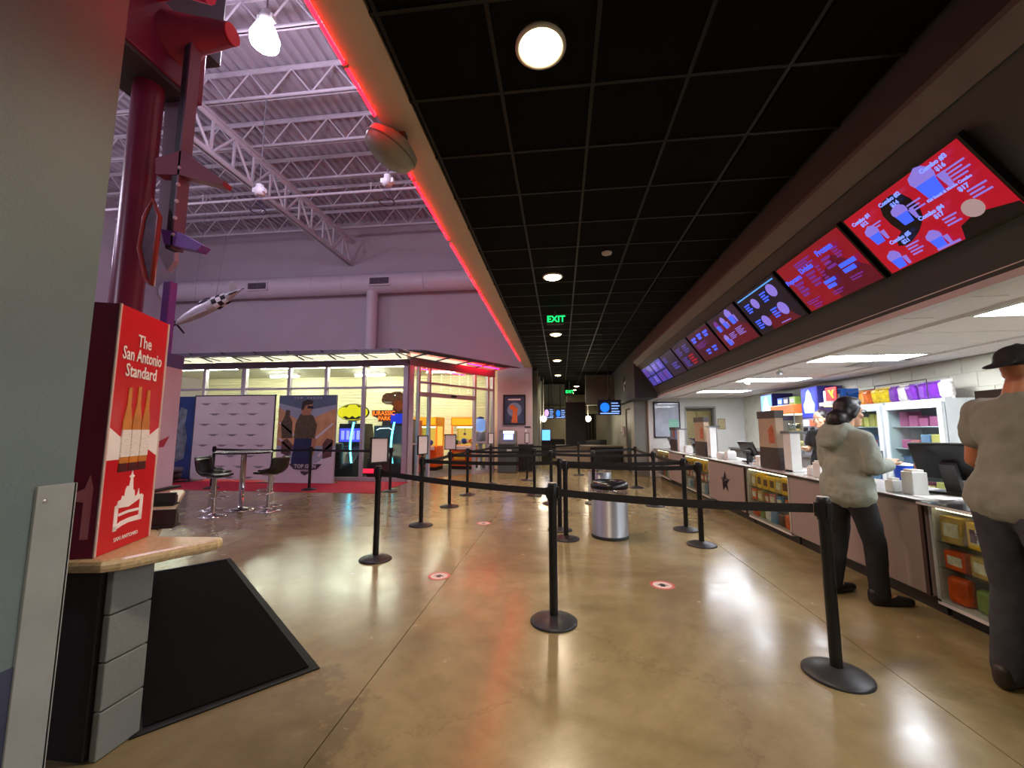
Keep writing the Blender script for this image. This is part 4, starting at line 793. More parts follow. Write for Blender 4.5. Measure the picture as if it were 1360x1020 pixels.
# ------------------------------------------------------------------ menu screens under the bulkhead
SA = Vector((2.127, 0, 3.235)); SB = Vector((2.72, 0, 2.395)); sv = (SA - SB).normalized(); su = Vector((0, -1, 0)); sn = su.cross(sv)
def sp(y, s): return SA - sv * s + Vector((0, y, 0))
bez = M('tv_bezel', (14, 14, 16), .25)
cR = E('menu_red', (214, 12, 44), .55); cD = E('menu_dark', (26, 14, 46), .35); cM = E('menu_maroon', (116, 10, 40), .5); cB = E('menu_blue', (62, 96, 255), 1.1); cL = E('menu_lilac', (150, 130, 240), .75); cP = E('menu_purple', (130, 50, 170), .6); cC = E('menu_cyan', (90, 170, 255), .9); cY = E('menu_cream', (200, 170, 170), .6)
cU = E('menu_brown', (70, 30, 60), .35); cX = E('menu_black', (8, 6, 14), .1); cV = E('menu_violet', (90, 80, 200), .6)
TW = .94; TH = .54
def tv(k, label):
    y1 = 2.44 + 1.03 * k + TW; o = sp(y1, .21 + TH)           # lower left corner as read
    t = thing('menu_screen', label, 'screen', tuple(o), 0, 'menu screens over the counter')
    b = MB().prism([(-.018, -.018), (TW + .018, -.018), (TW + .018, TH + .018), (-.018, TH + .018)], o - sn * .045, su, sv, .044).build('bezel', bez, t, True)
    return t, o
def pic(t, o, bg, shapes, words, d0=0):
    s = MB().prism([(0, 0), (TW, 0), (TW, TH), (0, TH)], o - sn * .001, su, sv, .003).build('screen', bg, t, True)
    for i, (nm, poly, mt) in enumerate(shapes): MB().prism([(x * TW, (1 - y) * TH) for x, y in poly], o + sn * (.0022 + .0006 * i), su, sv, .0012).build(nm, mt, s, True)
    for wd, sz, x, y, mt in words: text(wd, sz, o + su * (x * TW) + sv * ((1 - y) * TH), su, sv, mt, s, lift=.0022 + .0006 * len(shapes), ext=.0006, bold=.045)
    return s
def tub(x, y, r, mt=cL, b=cB):
    q = r * .6
    return [('snack_picture', [(x - q * .5, y - r * .1), (x - q * .6, y - r * .4), (x - q * .5, y - r * .7), (x - q * .2, y - r * .85), (x + q * .05, y - r), (x + q * .35, y - r * .9), (x + q * .6, y - r * .6), (x + q * .62, y - r * .3), (x + q * .5, y - r * .05)], mt), ('tub_picture', [(x - q * .5, y - r * .15), (x + q * .5, y - r * .15), (x + q * .38, y + r * .75), (x - q * .38, y + r * .75)], b), ('drink_picture', [(x + q * .55, y - r * .1), (x + q * .95, y - r * .1), (x + q * .85, y + r * .7), (x + q * .62, y + r * .7)], mt)]
def circ(x, y, r, mt, nm='plate_picture'): return [(nm, [(x + r * math.cos(a * PI / 8) * .58, y + r * math.sin(a * PI / 8)) for a in range(16)], mt)]
def bars(x, y, w, n, mt, h=.022, gap=.045): return [('menu_line', [(x, y + gap * i), (x + w * (1 - .25 * (i % 2)), y + gap * i), (x + w * (1 - .25 * (i % 2)), y + gap * i + h), (x, y + gap * i + h)], mt) for i in range(n)]
# 1: combos
cT = E('menu_text', (120, 146, 255), 1.3)
t, o = tv(0, 'red combo menu screen, largest and nearest of the row')
sh = [('dark_shape', [(.33, .14), (.38, .09), (.46, .08), (.52, .14), (.545, .25), (.55, .4), (.52, .52), (.47, .6), (.42, .66), (.34, .72), (.27, .74), (.22, .70), (.24, .62), (.32, .55), (.3, .4), (.3, .25)], cX), ('dark_corner', [(.62, 1), (.66, .84), (.78, .78), (1, .88), (1, 1)], cX)]
sh += tub(.13, .42, .17) + tub(.42, .38, .17) + tub(.7, .22, .24) + tub(.13, .86, .16) + tub(.48, .86, .15) + circ(.8, .72, .11, cY) + bars(.17, .27, .1, 2, cL) + bars(.5, .3, .11, 3, cL) + bars(.84, .2, .13, 4, cL) + bars(.85, .52, .12, 3, cL) + bars(.28, .74, .11, 4, cL) + bars(.62, .66, .1, 3, cL) + [('white_line', [(.45, .955), (.62, .955), (.62, .985), (.45, .985)], cL)]
pic(t, o, cR, sh, [('Combo #1', .04, .16, .13, cT), ('$12', .04, .16, .2, cT), ('Combo #2', .04, .45, .12, cT), ('$14', .04, .46, .2, cT), ('Combo #3', .04, .83, .07, cT), ('$16', .04, .85, .145, cT), ('Combo #4', .04, .6, .53, cT), ('$17', .04, .63, .6, cT), ('Combo #5', .04, .3, .61, cT), ('$21', .04, .32, .68, cT), ('Kid Snack & Movie Combo', .026, .79, .4, cT), ('$17', .04, .86, .47, cT)])
# 2: popcorn and drinks list
t, o = tv(1, 'red drinks and popcorn menu screen, second of the row')
sh = [('maroon_patch', [(.45, .55), (.75, .3), (1, .75), (1, 1), (.5, 1)], cM)] + bars(.27, .1, .26, 3, cP, .03, .045) + bars(.08, .42, .14, 4, cP, .05, .075) + bars(.32, .36, .14, 4, cP, .045, .075) + bars(.5, .33, .06, 5, cP, .03, .06) + bars(.62, .28, .12, 3, cP, .05, .08) + bars(.8, .22, .09, 4, cP, .03, .05) + bars(.06, .8, .22, 2, cP) + bars(.12, .9, .14, 2, cP) + bars(.46, .62, .16, 2, cB, .065, .09) + bars(.75, .5, .2, 2, cB, .075, .1) + bars(.46, .84, .16, 2, cP) + bars(.76, .76, .16, 2, cP)
pic(t, o, E('menu_red_2', (176, 14, 40), .5), sh, [('Popcorn', .07, .15, .33, cB), ('Drinks', .07, .41, .27, cB), ('Frozen', .075, .75, .17, cB)])
# 3: snacks on dark
t, o = tv(2, 'dark snack menu screen with round pretzels, third of the row')
sh = [('cyan_rule', [(.04, .05), (.96, .05), (.96, .08), (.04, .08)], cC), ('red_glow', [(.4, .7), (.75, .6), (.9, 1), (.3, 1)], cM)] + circ(.35, .3, .13, cL, 'snack_picture') + circ(.8, .25, .15, cL, 'snack_picture') + circ(.3, .75, .14, cL) + circ(.75, .68, .15, cL)
for x, y in ((.1, .22), (.55, .18), (.08, .65), (.53, .58)): sh += bars(x, y, .14, 4, cB, .035, .06)
sh += bars(.55, .93, .2, 1, cL)
pic(t, o, cD, sh, [])
# 4
t, o = tv(3, 'dark maroon menu screen with blue drink cups, fourth of the row')
sh = [('maroon_patch', [(0, .4), (.6, .2), (1, .6), (1, 1), (0, 1)], cM)] + tub(.2, .3, .2, cP) + tub(.45, .3, .2) + tub(.72, .25, .25) + tub(.2, .75, .2) + bars(.35, .6, .2, 4, cL) + bars(.62, .55, .22, 5, cL)
pic(t, o, cU, sh, [])
t, o = tv(4, 'maroon menu screen with blue headings, fifth of the row')
pic(t, o, E('menu_wine', (90, 8, 44), .45), bars(.08, .15, .22, 2, cB, .07, .1) + bars(.4, .12, .2, 2, cB, .08, .1) + bars(.7, .14, .2, 2, cB, .07, .1) + bars(.1, .4, .5, 4, cP) + bars(.35, .68, .18, 2, cB, .06, .1) + bars(.65, .66, .18, 2, cB, .06, .1), [])
t, o = tv(5, 'maroon menu screen with red rows, sixth of the row')
pic(t, o, cU, bars(.1, .15, .3, 4, cV, .04, .08) + bars(.55, .15, .3, 4, cV, .04, .08) + bars(.15, .55, .3, 5, cV, .04, .08) + bars(.55, .55, .3, 4, cR, .05, .1), [])
t, o = tv(6, 'dim brown menu screen, seventh of the row')
pic(t, o, E('menu_dim', (60, 36, 66), .4), bars(.1, .15, .25, 3, cV, .05, .08) + bars(.45, .5, .4, 3, cV, .06, .1), [])
t, o = tv(7, 'violet four-part menu screen, eighth of the row')
pic(t, o, cV, [('cross_rule', [(0, .48), (1, .48), (1, .54), (0, .54)], cX), ('cross_rule', [(.47, 0), (.53, 0), (.53, 1), (.47, 1)], cX)] + bars(.08, .12, .3, 4, cL, .05, .08) + bars(.6, .12, .3, 4, cL, .05, .08) + bars(.08, .62, .3, 4, cP, .05, .08) + bars(.6, .62, .3, 4, cP, .05, .08), [])
t, o = tv(8, 'violet four-part menu screen at the far end of the row')
pic(t, o, cV, [('cross_rule', [(0, .48), (1, .48), (1, .54), (0, .54)], cX), ('cross_rule', [(.47, 0), (.53, 0), (.53, 1), (.47, 1)], cX)] + bars(.08, .12, .3, 3, cP, .06, .1) + bars(.6, .62, .3, 3, cL, .06, .1), [])
def star(R, r): return [((R if k % 2 == 0 else r) * math.sin(k * PI / 5), (R if k % 2 == 0 else r) * math.cos(k * PI / 5)) for k in range(10)]
stM2 = M('dark_metal_star', (44, 42, 44), .4, .5)
def star_obj(name, o, R, label):
    me = MB(); P_ = star(R, R * .42); n = len(P_); o = Vector(o)
    pts = [tuple(o + Vector((0, -x, z))) for x, z in P_]; me.add(pts + [tuple(o + Vector((-.05, 0, 0)))] + [tuple(o + Vector((.0, 0, 0)))], [(i, (i + 1) % n, n) for i in range(n)] + [((i + 1) % n, i, n + 1) for i in range(n)])
    return tag(me.build(name, stM2), label, 'star')
star_obj('metal_star', (2.124, 13.9, 2.95), .33, 'dark metal star on the end of the bulkhead')

# ------------------------------------------------------------------ concession counter
pnl = M('taupe_panel', (150, 134, 130), .5, var=.03, scale=2); kickM = M('kick_black', (22, 21, 21), .5); caseW = M('case_white', (206, 200, 196), .4)
topM = M('speckled_worktop', (190, 188, 186), .2, var=.15, scale=70); edgeM = M('worktop_edge', (40, 38, 40), .3)
pos = M('divider_brown', (66, 48, 42), .5)
def panel(y0, y1, label):
    t = thing('counter_panel', label, 'counter', (2.85, y0, 0), 0, 'plain panels of the concession counter')
    MB().box(2.85, 3.45, y0, y1, .14, .835).build('body', pnl, t, True); MB().box(2.95, 3.45, y0, y1, 0, .14).build('kick_plate', kickM, t, True)
    MB().box(2.84, 2.86, y0 - .0, y0 + .03, .14, .835).build('edge_strip', pos, t, True); return t
panel(-2.5, 2.25, 'taupe counter panel in front of the standing man'); panel(3.72, 5.66, 'long taupe counter panel behind the woman in the hoodie'); panel(6.92, 8.5, 'taupe counter panel carrying a dark metal star'); panel(10.18, 11.5, 'taupe counter panel at the far stretch, without star')
star_obj('metal_star', (2.848, 7.72, .52), .2, 'dark metal star on the taupe counter panel')
ylw = M('candy_yellow', (236, 186, 20), .4, var=.06, scale=9); candyC = {'red': (188, 24, 40), 'blue': (90, 140, 180), 'orange': (230, 90, 20), 'white': (226, 222, 214), 'green': (120, 140, 60), 'tan': (196, 160, 84), 'brown': (90, 44, 30), 'pink': (210, 120, 130)}
ORD = ['first', 'second', 'third', 'fourth', 'fifth', 'sixth', 'seventh', 'eighth', 'ninth', 'tenth', 'eleventh']
def case(y0, y1, label, where, seed):
    rnd = random.Random(seed)
    t = thing('candy_case', label, 'display case', (2.85, y0, 0), 0, 'glass candy cases in the counter')
    MB().box(2.86, 3.3, y0, y0 + .03, .12, .835).box(2.86, 3.3, y1 - .03, y1, .12, .835).build('side_panel', caseW, t, True)
    MB().box(2.86, 3.3, y0, y1, .10, .14).build('bottom_shelf', caseW, t, True); MB().box(3.28, 3.3, y0, y1, .14, .835).build('back_panel', caseW, t, True)
    MB().box(2.95, 3.3, y0, y1, 0, .10).build('kick_plate', kickM, t, True)
    MB().box(2.87, 3.28, y0 + .03, y1 - .03, .375, .385).build('shelf', pane, t, True); MB().box(2.87, 3.28, y0 + .03, y1 - .03, .565, .575).build('shelf', pane, t, True)
    MB().box(2.85, 2.856, y0 + .01, y1 - .01, .13, .83).build('glass_front', pane, t, True)
    MB().cyl((2.88, y0 + .05, .82), (2.88, y1 - .05, .82), .008, n=8).build('lamp_strip', E('case_lamp', (255, 236, 190), 7.), t, True)
    n = int((y1 - y0 - .1) / .17)
    for k in range(n):
        pt_ = (y1 - y0 - .08) / n; y = y0 + .045 + k * pt_; w = pt_ * .84
        for q, (zb, zt, fam, sn_) in enumerate(((.577, .79, ('yellow', 'yellow', 'yellow', 'tan'), 'top'), (.387, .54, ('red', 'tan', 'orange', 'blue', 'pink'), 'middle'), (.142, .34, ('white', 'green', 'orange', 'brown', 'blue'), 'bottom'))):
            c = fam[(k + seed) % len(fam)]; mt = ylw if c == 'yellow' else M('candy_' + c, candyC[c], .4, var=.3, scale=18)
            lb = '%s candy pack, %s from near end, %s shelf, case %s' % (c, ORD[k], sn_, where)
            g_ = 'candy packs in the case ' + where
            o = thing('candy_pack', lb, 'candy', (2.89, y, zb), rnd.uniform(-.12, .12), g_)
            hh = (zt - zb) * rnd.uniform(.82, 1)
            if q == 2: MB().box(.0, .08, 0, w, 0, hh, ch=.03).build('bag', mt, o)
            else:
                MB().box(0, .09, 0, w, 0, hh, ch=.004).build('carton', mt, o)
                MB().box(-.002, .0, w * .15, w * .85, hh * .25, hh * .75).build('printed_patch', M('print_%s' % ('brown' if c == 'yellow' else 'cream'), (92, 40, 14) if c == 'yellow' else (232, 220, 190), .4, var=.3, scale=20), o)
    return t
case(2.3, 3.68, 'glass candy case with yellow boxes beside the standing man', 'beside the man', 1)
case(5.7, 6.88, 'glass candy case between the plain panel and the star panel', 'next to the star', 2)
case(8.55, 10.14, 'glass candy case behind the pair of stanchions', 'behind the stanchions', 3)
case(11.55, 12.9, 'glass candy case at the far end of the counter', 'at the far end', 4)
for k, s_ in enumerate(('DOTS', 'DOTS', 'DOTS')):
    o = [x for x in bpy.data.objects if x.name.startswith('candy_pack') and x['label'].startswith('yellow') and 'beside the man' in x['label']]
for k, x in enumerate(o[-4:]):
    for i, ch in enumerate('DOTS'): text(ch, .042, (-.004, .0675, .165 - i * .036), (0, -1, 0), Z, M('dots_letter', (250, 240, 220), .4), x, world=False, lift=.0, bold=.03)
t = thing('worktop', 'long speckled worktop running along the whole concession counter', 'worktop', (3.1, 8, .84))
MB().box(2.83, 3.55, 3.7, 13.15, .842, .872).build('slab', topM, t, True, bev=.006); MB().box(2.825, 2.832, 3.7, 13.15, .838, .862).build('edge_band', edgeM, t, True)
t = thing('dark_worktop', 'lower dark worktop section in front of the standing man', 'worktop', (3.1, 2, .84))
MB().box(2.79, 3.55, -2.5, 3.69, .838, .862).build('slab', M('dark_worktop_stone', (52, 54, 58), .15, var=.1, scale=40), t, True); MB().box(2.784, 2.79, -2.5, 3.69, .842, .858).build('edge_band', M('white_edge', (220, 218, 214), .3), t, True)

# things on the counter -------------------------------------------------
card = M('card_taupe', (168, 146, 124), .6); cardD = M('card_darkbrown', (50, 34, 34), .6, var=.5, scale=22)
def stand_display(y0, y1, x, h, label, tint=None):
    t = thing('card_display', label, 'display', (x, y0, .874), 0, 'tall card displays on the counter'); w = y1 - y0
    MB().box(0, .1, 0, w, .3, h * .87).build('card_body', tint or card, t)
    MB().prism([(-.06, 0), (w + .02, 0), (w, .3), (0, .3)], (0, 0, 0), (0, 1, 0), (0, 0, 1), .16).build('bag_tray', cardD, t)
    MB().box(-.01, .11, -.01, w + .01, h * .87, h).build('header', M('card_header', (58, 52, 52), .6), t)
    MB().prism([(.05, .36), (w * .4, .36), (w * .42, .55), (w * .2, .62), (.06, .55)], (-.002, 0, 0), (0, 1, 0), (0, 0, 1), -.002).build('snack_print', M('snack_print', (176, 88, 44), .6, var=.4, scale=16), t)
stand_display(6.12, 6.62, 2.96, .82, 'tall taupe card display with dark tray above the star-side candy case'); stand_display(9.08, 9.7, 2.98, .82, 'tall taupe card display in front of the doorway'); stand_display(11.3, 11.8, 2.98, .62, 'blue-grey card display near the framed board', M('card_blue', (110, 116, 150), .6)); stand_display(3.25, 3.62, 3.25, .85, 'tall pale card display hidden behind the standing man')
wpl = M('white_plastic', (226, 228, 226), .35)
for y, h, nm in ((5.85, .5, 'beside the nearer card display'), (8.8, .6, 'beside the star panel'), (11.0, .55, 'before the framed board')):
    t = thing('register_screen', 'white edged register divider ' + nm, 'divider', (3.0, y, .874), 0, 'white register dividers')
    MB().box(0, .12, 0, .18, 0, h).build('upright', wpl, t); MB().box(-.02, .2, -.02, .2, h, h + .03).build('cap', M('grey_cap_plastic', (96, 100, 104), .4), t); MB().box(0, .2, -.01, .19, 0, .02).build('foot', wpl, t)
def monitor(x, y, rz, label, s=1.):
    t = thing('register_monitor', label, 'monitor', (x, y, .874), rz, 'register monitors')
    MB().box(-.14 * s, .14 * s, -.12 * s, .12 * s, 0, .02).build('foot', blkM, t); m = MB(); m.X = Matrix.Rotation(.35, 4, 'X'); m.box(-.05 * s, .05 * s, -.03, .03, .03, .28 * s).build('neck', M('monitor_grey', (60, 60, 64), .4), t)
    m = MB(); m.X = Matrix.Translation((0, -.06 * s, .28 * s)) @ Matrix.Rotation(.45, 4, 'X'); m.box(-.24 * s, .24 * s, -.02, .02, -.17 * s, .17 * s, ch=.01).build('panel', M('monitor_black', (12, 12, 14), .3), t)
    m = MB(); m.X = Matrix.Translation((0, -.06 * s, .28 * s)) @ Matrix.Rotation(.45, 4, 'X'); m.box(-.22 * s, .22 * s, .021, .024, -.15 * s, .15 * s).build('display', E('till_glow', (190, 210, 230), .8), t)
monitor(3.36, 4.02, -PI / 2 + .5, 'large black register monitor between the two customers', 1.0); monitor(3.25, 7.6, -PI / 2 + .2, 'small black register monitor above the star panel', .8); monitor(3.25, 10.5, -PI / 2, 'small black register monitor before the doorway', .8); monitor(3.2, 12.4, -PI / 2, 'small black register monitor at the framed board', .8)
t = thing('card_reader', 'black card reader on a post beside the star panel', 'card reader', (3.0, 7.15, .874)); MB().cyl((0, 0, 0), (0, 0, .18), .018, n=10).build('post', blkM, t); MB().box(-.05, .05, -.04, .04, .17, .22, ch=.01).build('keypad', blkM, t)
nap = M('napkin_white', (232, 230, 224), .7)
def napkins(x, y, label, w=.13, h=.15):
    t = thing('napkin_box', label, 'napkins', (x, y, .874), 0, 'white napkin boxes on the counter'); MB().box(0, w, 0, w, 0, h, ch=.006).build('box', wpl, t); MB().box(.015, w - .015, .015, w - .015, h, h + .02).build('napkin_stack', nap, t)
napkins(2.95, 5.18, 'white napkin box left of the woman in the hoodie', .14, .17); napkins(2.98, 5.4, 'smaller white napkin box left of the woman in the hoodie', .1, .1); napkins(2.95, 3.92, 'tall white napkin box between the two customers', .12, .19); napkins(2.92, 4.1, 'low white napkin box between the two customers', .09, .1)
napkins(3.05, 8.1, 'white napkin box behind the card reader', .16, .14); napkins(2.9, 10.15, 'white napkin box before the doorway', .16, .16); napkins(3.0, 8.3, 'wide white napkin box beside the small monitor', .2, .1)
t = thing('cup_tray', 'white tray of lids and cups above the star panel', 'tray', (3.05, 6.85, .874)); MB().box(0, .35, 0, .25, 0, .04).build('tray', wpl, t)
for k in range(6): MB().lathe([(.045, .04), (.055, .04 + .10 + .03 * (k % 3))], (.07 + .1 * (k % 3), .07 + .11 * (k // 3), 0), 16).build('cup_stack', nap, t)
t = thing('paper_sheets', 'white menu sheets lying on the worktop by the register', 'paper', (2.92, 3.72, .8725)); MB().box(0, .3, 0, .2, 0, .002).build('sheet', nap, t); MB().at((.05, -.05, .002), .3).box(0, .28, 0, .2, 0, .002).build('sheet', nap, t)
t = thing('blue_tub', 'bright blue cup on the worktop behind the napkin box', 'cup', (3.35, 4.55, .874)); MB().lathe([(.055, 0), (.075, .2)], n=20).build('cup', M('cup_blue', (20, 70, 190), .4), t); MB().lathe([(.078, .2), (.078, .215), (.03, .225)], n=20).build('lid', wpl, t)
t = thing('food_tray', 'grey steel utensil tray under the register monitor', 'tray', (3.15, 2.95, .864)); MB().box(-.15, .15, -.2, .2, 0, .05, ch=.01).build('tray', M('steel_tray', (140, 142, 146), .3, .7), t); MB().lathe([(.04, .05), (.05, .14)], (.02, .05, 0), 14).lathe([(.04, .05), (.05, .13)], (.02, -.08, 0), 14).build('cups', wpl, t)

# ------------------------------------------------------------------ kitchen back
t = thing('back_counter', 'steel back counter along the block wall', 'counter', (5.1, 7, 0)); MB().box(4.95, 5.48, 8.0, 12.9, 0, .88).box(4.95, 5.48, 3.0, 5.9, 0, .88).build('body', M('backbar_grey', (120, 118, 116), .5), t, True); MB().box(4.9, 5.48, 8.0, 12.9, .88, .92).box(4.9, 5.48, 3.0, 5.9, .88, .92).build('steel_top', M('steel_top', (170, 172, 174), .25, .7), t, True)
frW = M('fridge_white', (214, 222, 226), .35)
def fridge(y0, y1, label, seed):
    t = thing('glass_fridge', label, 'fridge', (5.0, y0, 0), 0, 'white glass-door fridges'); w = y1 - y0; rnd = random.Random(seed)
    MB().box(.44, .47, 0, w, .08, 1.84).box(0, .47, 0, .05, .08, 1.84).box(0, .47, w - .05, w, .08, 1.84).box(0, .47, .05, w - .05, 1.74, 1.84).box(0, .47, .05, w - .05, .08, .2).build('cabinet', frW, t)
    MB().box(.02, .45, .02, w - .02, 0, .08).build('plinth', kickM, t)
    d = MB().box(-.05, -.01, 0, .07, .2, 1.8).box(-.05, -.01, w - .07, w, .2, 1.8).box(-.05, -.01, .07, w - .07, 1.72, 1.8).box(-.05, -.01, .07, w - .07, .2, .28).build('door', frW, t)
    MB().box(-.033, -.027, .07, w - .07, .28, 1.72).build('door_glass', pane, d); MB().box(-.08, -.05, .02, .05, .8, 1.1).build('handle', M('handle_grey', (120, 124, 128), .3, .6), d)
    MB().box(.05, .09, .06, .08, .3, 1.7).build('lamp_strip', E('fridge_glow', (215, 235, 255), 8), t)
    for q in range(4):
        z = .5 + q * .32; MB().box(.04, .44, .05, w - .05, z, z + .012).build('shelf', M('shelf_white', (214, 224, 230), .4), t)
        for k in range(5):
            c = ((90, 120, 170), (210, 110, 160), (230, 210, 120), (120, 150, 190), (210, 110, 100))[rnd.randrange(5) if q < 3 else seed % 2 + 1]
            MB().box(.1, .3, .08 + k * (w - .16) / 5, .08 + (k + .85) * (w - .16) / 5, z + .012, z + .012 + rnd.uniform(.1, .22), ch=.01).build('stock_pack', M('stock_%d_%d_%d' % c, c, .4), t)
fridge(7.05, 7.88, 'white glass-door fridge beside the bun warmer', 1); fridge(6.0, 7.0, 'white glass-door fridge with pale bread packs behind the register', 2)
def bag(i, c): return M('crisp_%d' % i, c, .3, var=.35, scale=12)
cols = [(230, 150, 40), (240, 200, 40), (120, 50, 170), (110, 40, 160), (230, 220, 215), (220, 110, 40)]
for k in range(10):
    y = 7.75 - k * .175; c = [0, 5, 1, 1, 2, 4, 2, 3, 3, 4][k]
    t = thing('crisp_bag', '%s crisp bag on top of the fridges, %s counted away from the far end' % (['orange', 'yellow', 'purple', 'violet', 'white', 'amber'][c], ['first', 'second', 'third', 'fourth', 'fifth', 'sixth', 'seventh', 'eighth', 'ninth', 'tenth'][k]), 'crisps', (5.2, y, 1.842), random.uniform(-.12, .12), 'crisp bags on the fridges')
    MB().at((0, 0, 0), 0, 0, random.uniform(-.25, .1)).box(-.05, .05, -.085, .085, .015, .24, ch=.04).build('bag', bag(c, cols[c]), t); MB().box(-.006, .006, -.085, .085, .22, .26).box(-.006, .006, -.085, .085, 0, .04).build('seam', bag(c, cols[c]), t)
t = thing('bag_rack', 'thin black wire rail around the crisp bags', 'rack', (5.05, 7, 1.842)); MB().tube([(5.05, 7.9, 1.85), (5.05, 7.9, 2.08), (5.05, 7.25, 2.08), (5.05, 7.25, 2.12), (5.05, 6.3, 2.12), (5.05, 6.3, 1.85)], .006, 5).build('wire', blkM, t, True)
# bun warmer / glass hot case
t = thing('hot_case', 'glass hot food case glowing orange behind the woman in the hoodie', 'hot case', (4.95, 7.95, .92))
MB().box(0, .5, 0, .6, 0, .06).box(0, .5, 0, .6, .95, 1.02).box(.47, .5, 0, .6, .06, .95).build('frame', M('steel_frame', (180, 180, 180), .3, .7), t); MB().box(0, .006, 0, .6, .06, .95).box(0, .5, 0, .006, .06, .95).build('glass', pane, t)
for z in (.35, .65): MB().box(.03, .47, .02, .58, z, z + .012).build('wire_shelf', M('steel_frame'), t)
for k in range(9): MB().box(.08, .3, .04 + (k % 3) * .18, .18 + (k % 3) * .18, .07 + (k // 3) * .3, .2 + (k // 3) * .3, ch=.02).build('wrapped_bun', M('bun_wrap', (224, 150, 90), .6, var=.3, scale=12), t)
MB().box(.05, .45, .05, .55, .94, .955).build('heat_lamp', E('heat_glow', (255, 190, 120), 7), t)
t = thing('red_sign', 'small red sign card with a yellow mark above the hot case', 'sign', (4.93, 8.0, 1.95)); MB().box(0, .02, 0, .3, 0, .25).build('card', M('sign_red', (214, 20, 26), .4), t); MB().prism([(.06, .05), (.1, .05), (.22, .2), (.17, .2), (.13, .14), (.1, .2), (.05, .2), (.1, .11)], (-.003, 0, 0), (0, 1, 0), (0, 0, 1), -.003).build('yellow_mark', M('sign_yellow', (240, 190, 30), .4), t)
# frozen drink machine with lit panel
def ice(y0, h0, label, tint):
    t = thing('drink_machine', label, 'drink machine', (4.95, y0, .92), 0, 'frozen drink machines')
    MB().box(0, .5, 0, .55, 0, .72, ch=.01).build('body', M('machine_grey', (110, 112, 118), .4), t); MB().box(.02, .48, 0, .55, .72, 1.36).build('light_box', M('lightbox_blue', (44, 40, 110), .4), t)
    f = MB().box(.012, .02, .03, .52, .76, 1.33).build('lit_panel', E('lit_' + tint, (40, 50, 200) if tint == 'blue' else (120, 180, 250), 1.4), t)
    MB().prism([(.12, .84), (.42, .84), (.46, 1.0), (.38, 1.1), (.34, 1.25), (.27, 1.3), (.2, 1.22), (.16, 1.1), (.09, 1.0)], (.010, 0, 0), (0, 1, 0), (0, 0, 1), -.003).build('ice_shape', E('ice_glow', (190, 235, 255), 2.6), t)
    for k in range(2): MB().box(-.02, 0, .08 + k * .22, .24 + k * .22, .58, .7).build('flavour_card', M('flavour_%d' % k, ((220, 90, 60), (230, 230, 235))[k], .4), t)
    for k in range(2): MB().cyl((-.05, .16 + k * .22, .5), (-.05, .16 + k * .22, .42), .02, n=8).box(-.06, 0, .13 + k * .22, .19 + k * .22, .48, .55).build('tap', blkM, t)
ice(8.62, 0, 'frozen drink machine with glowing blue ice panel in the middle of the kitchen', 'blue'); ice(10.35, 0, 'frozen drink machine with pale lit panel near the end wall', 'pale')
# popcorn machine
t = thing('popcorn_machine', 'glass popcorn machine with orange canopy near the pale drink machine', 'popcorn machine', (4.9, 9.35, .92))
MB().box(0, .55, 0, .9, 0, .1).build('base', M('steel_frame'), t); MB().box(-.03, .55, -.02, .92, .85, 1.05, ch=.02).build('canopy', M('canopy_orange', (232, 120, 60), .4), t)
MB().box(0, .006, 0, .9, .1, .85).box(0, .55, 0, .006, .1, .85).build('glass', pane, t); MB().box(.5, .52, 0, .9, .1, .85).build('back_plate', M('steel_frame'), t)
for a in ((0, 0), (0, .88)): MB().box(a[0], a[0] + .02, a[1], a[1] + .02, .1, .85).build('post', M('steel_frame'), t)
MB().lathe([(.02, .45), (.14, .48), (.16, .62), (.15, .64)], (.25, .45, 0), 20).build('kettle', chr_, t); MB().box(.03, .48, .03, .87, .1, .26, ch=.04).build('popcorn', M('popcorn_cream', (236, 214, 150), .8, var=.2, scale=40, bump=.8, bscale=60), t)
MB().box(.1, .4, .1, .8, .835, .85).build('lamp', E('popcorn_lamp', (255, 220, 170), 10), t)
boxc = [('blue', (30, 110, 220)), ('white', (220, 224, 226)), ('green', (150, 190, 90)), ('navy', (30, 50, 100)), ('blue', (40, 120, 226)), ('white', (230, 230, 230))]
for k, (y, z, i, nm) in enumerate(((9.5, 1.975, 2, 'on the popcorn canopy, outer side'), (9.75, 1.975, 3, 'on the popcorn canopy, middle'), (10.0, 1.975, 0, 'on the popcorn canopy, by the drink machine'), (8.02, 2.225, 4, 'above the red sign'), (8.3, 2.225, 1, 'above the hot case, beside the drink machine'))):
    t = thing('stock_box', '%s cardboard stock box %s' % (boxc[i][0], nm), 'box', (5.02, y, z if z < 2.2 else 1.942), 0, 'stock boxes above the kitchen machines'); MB().box(0, .3, 0, .22, 0, .17 if z < 2.2 else .22, ch=.004).build('carton', M('carton_' + boxc[i][0], boxc[i][1], .5), t); MB().box(-.002, 0, .03, .19, .04, .13).build('print', M('carton_print', (236, 240, 245), .5, var=.3, scale=30), t)
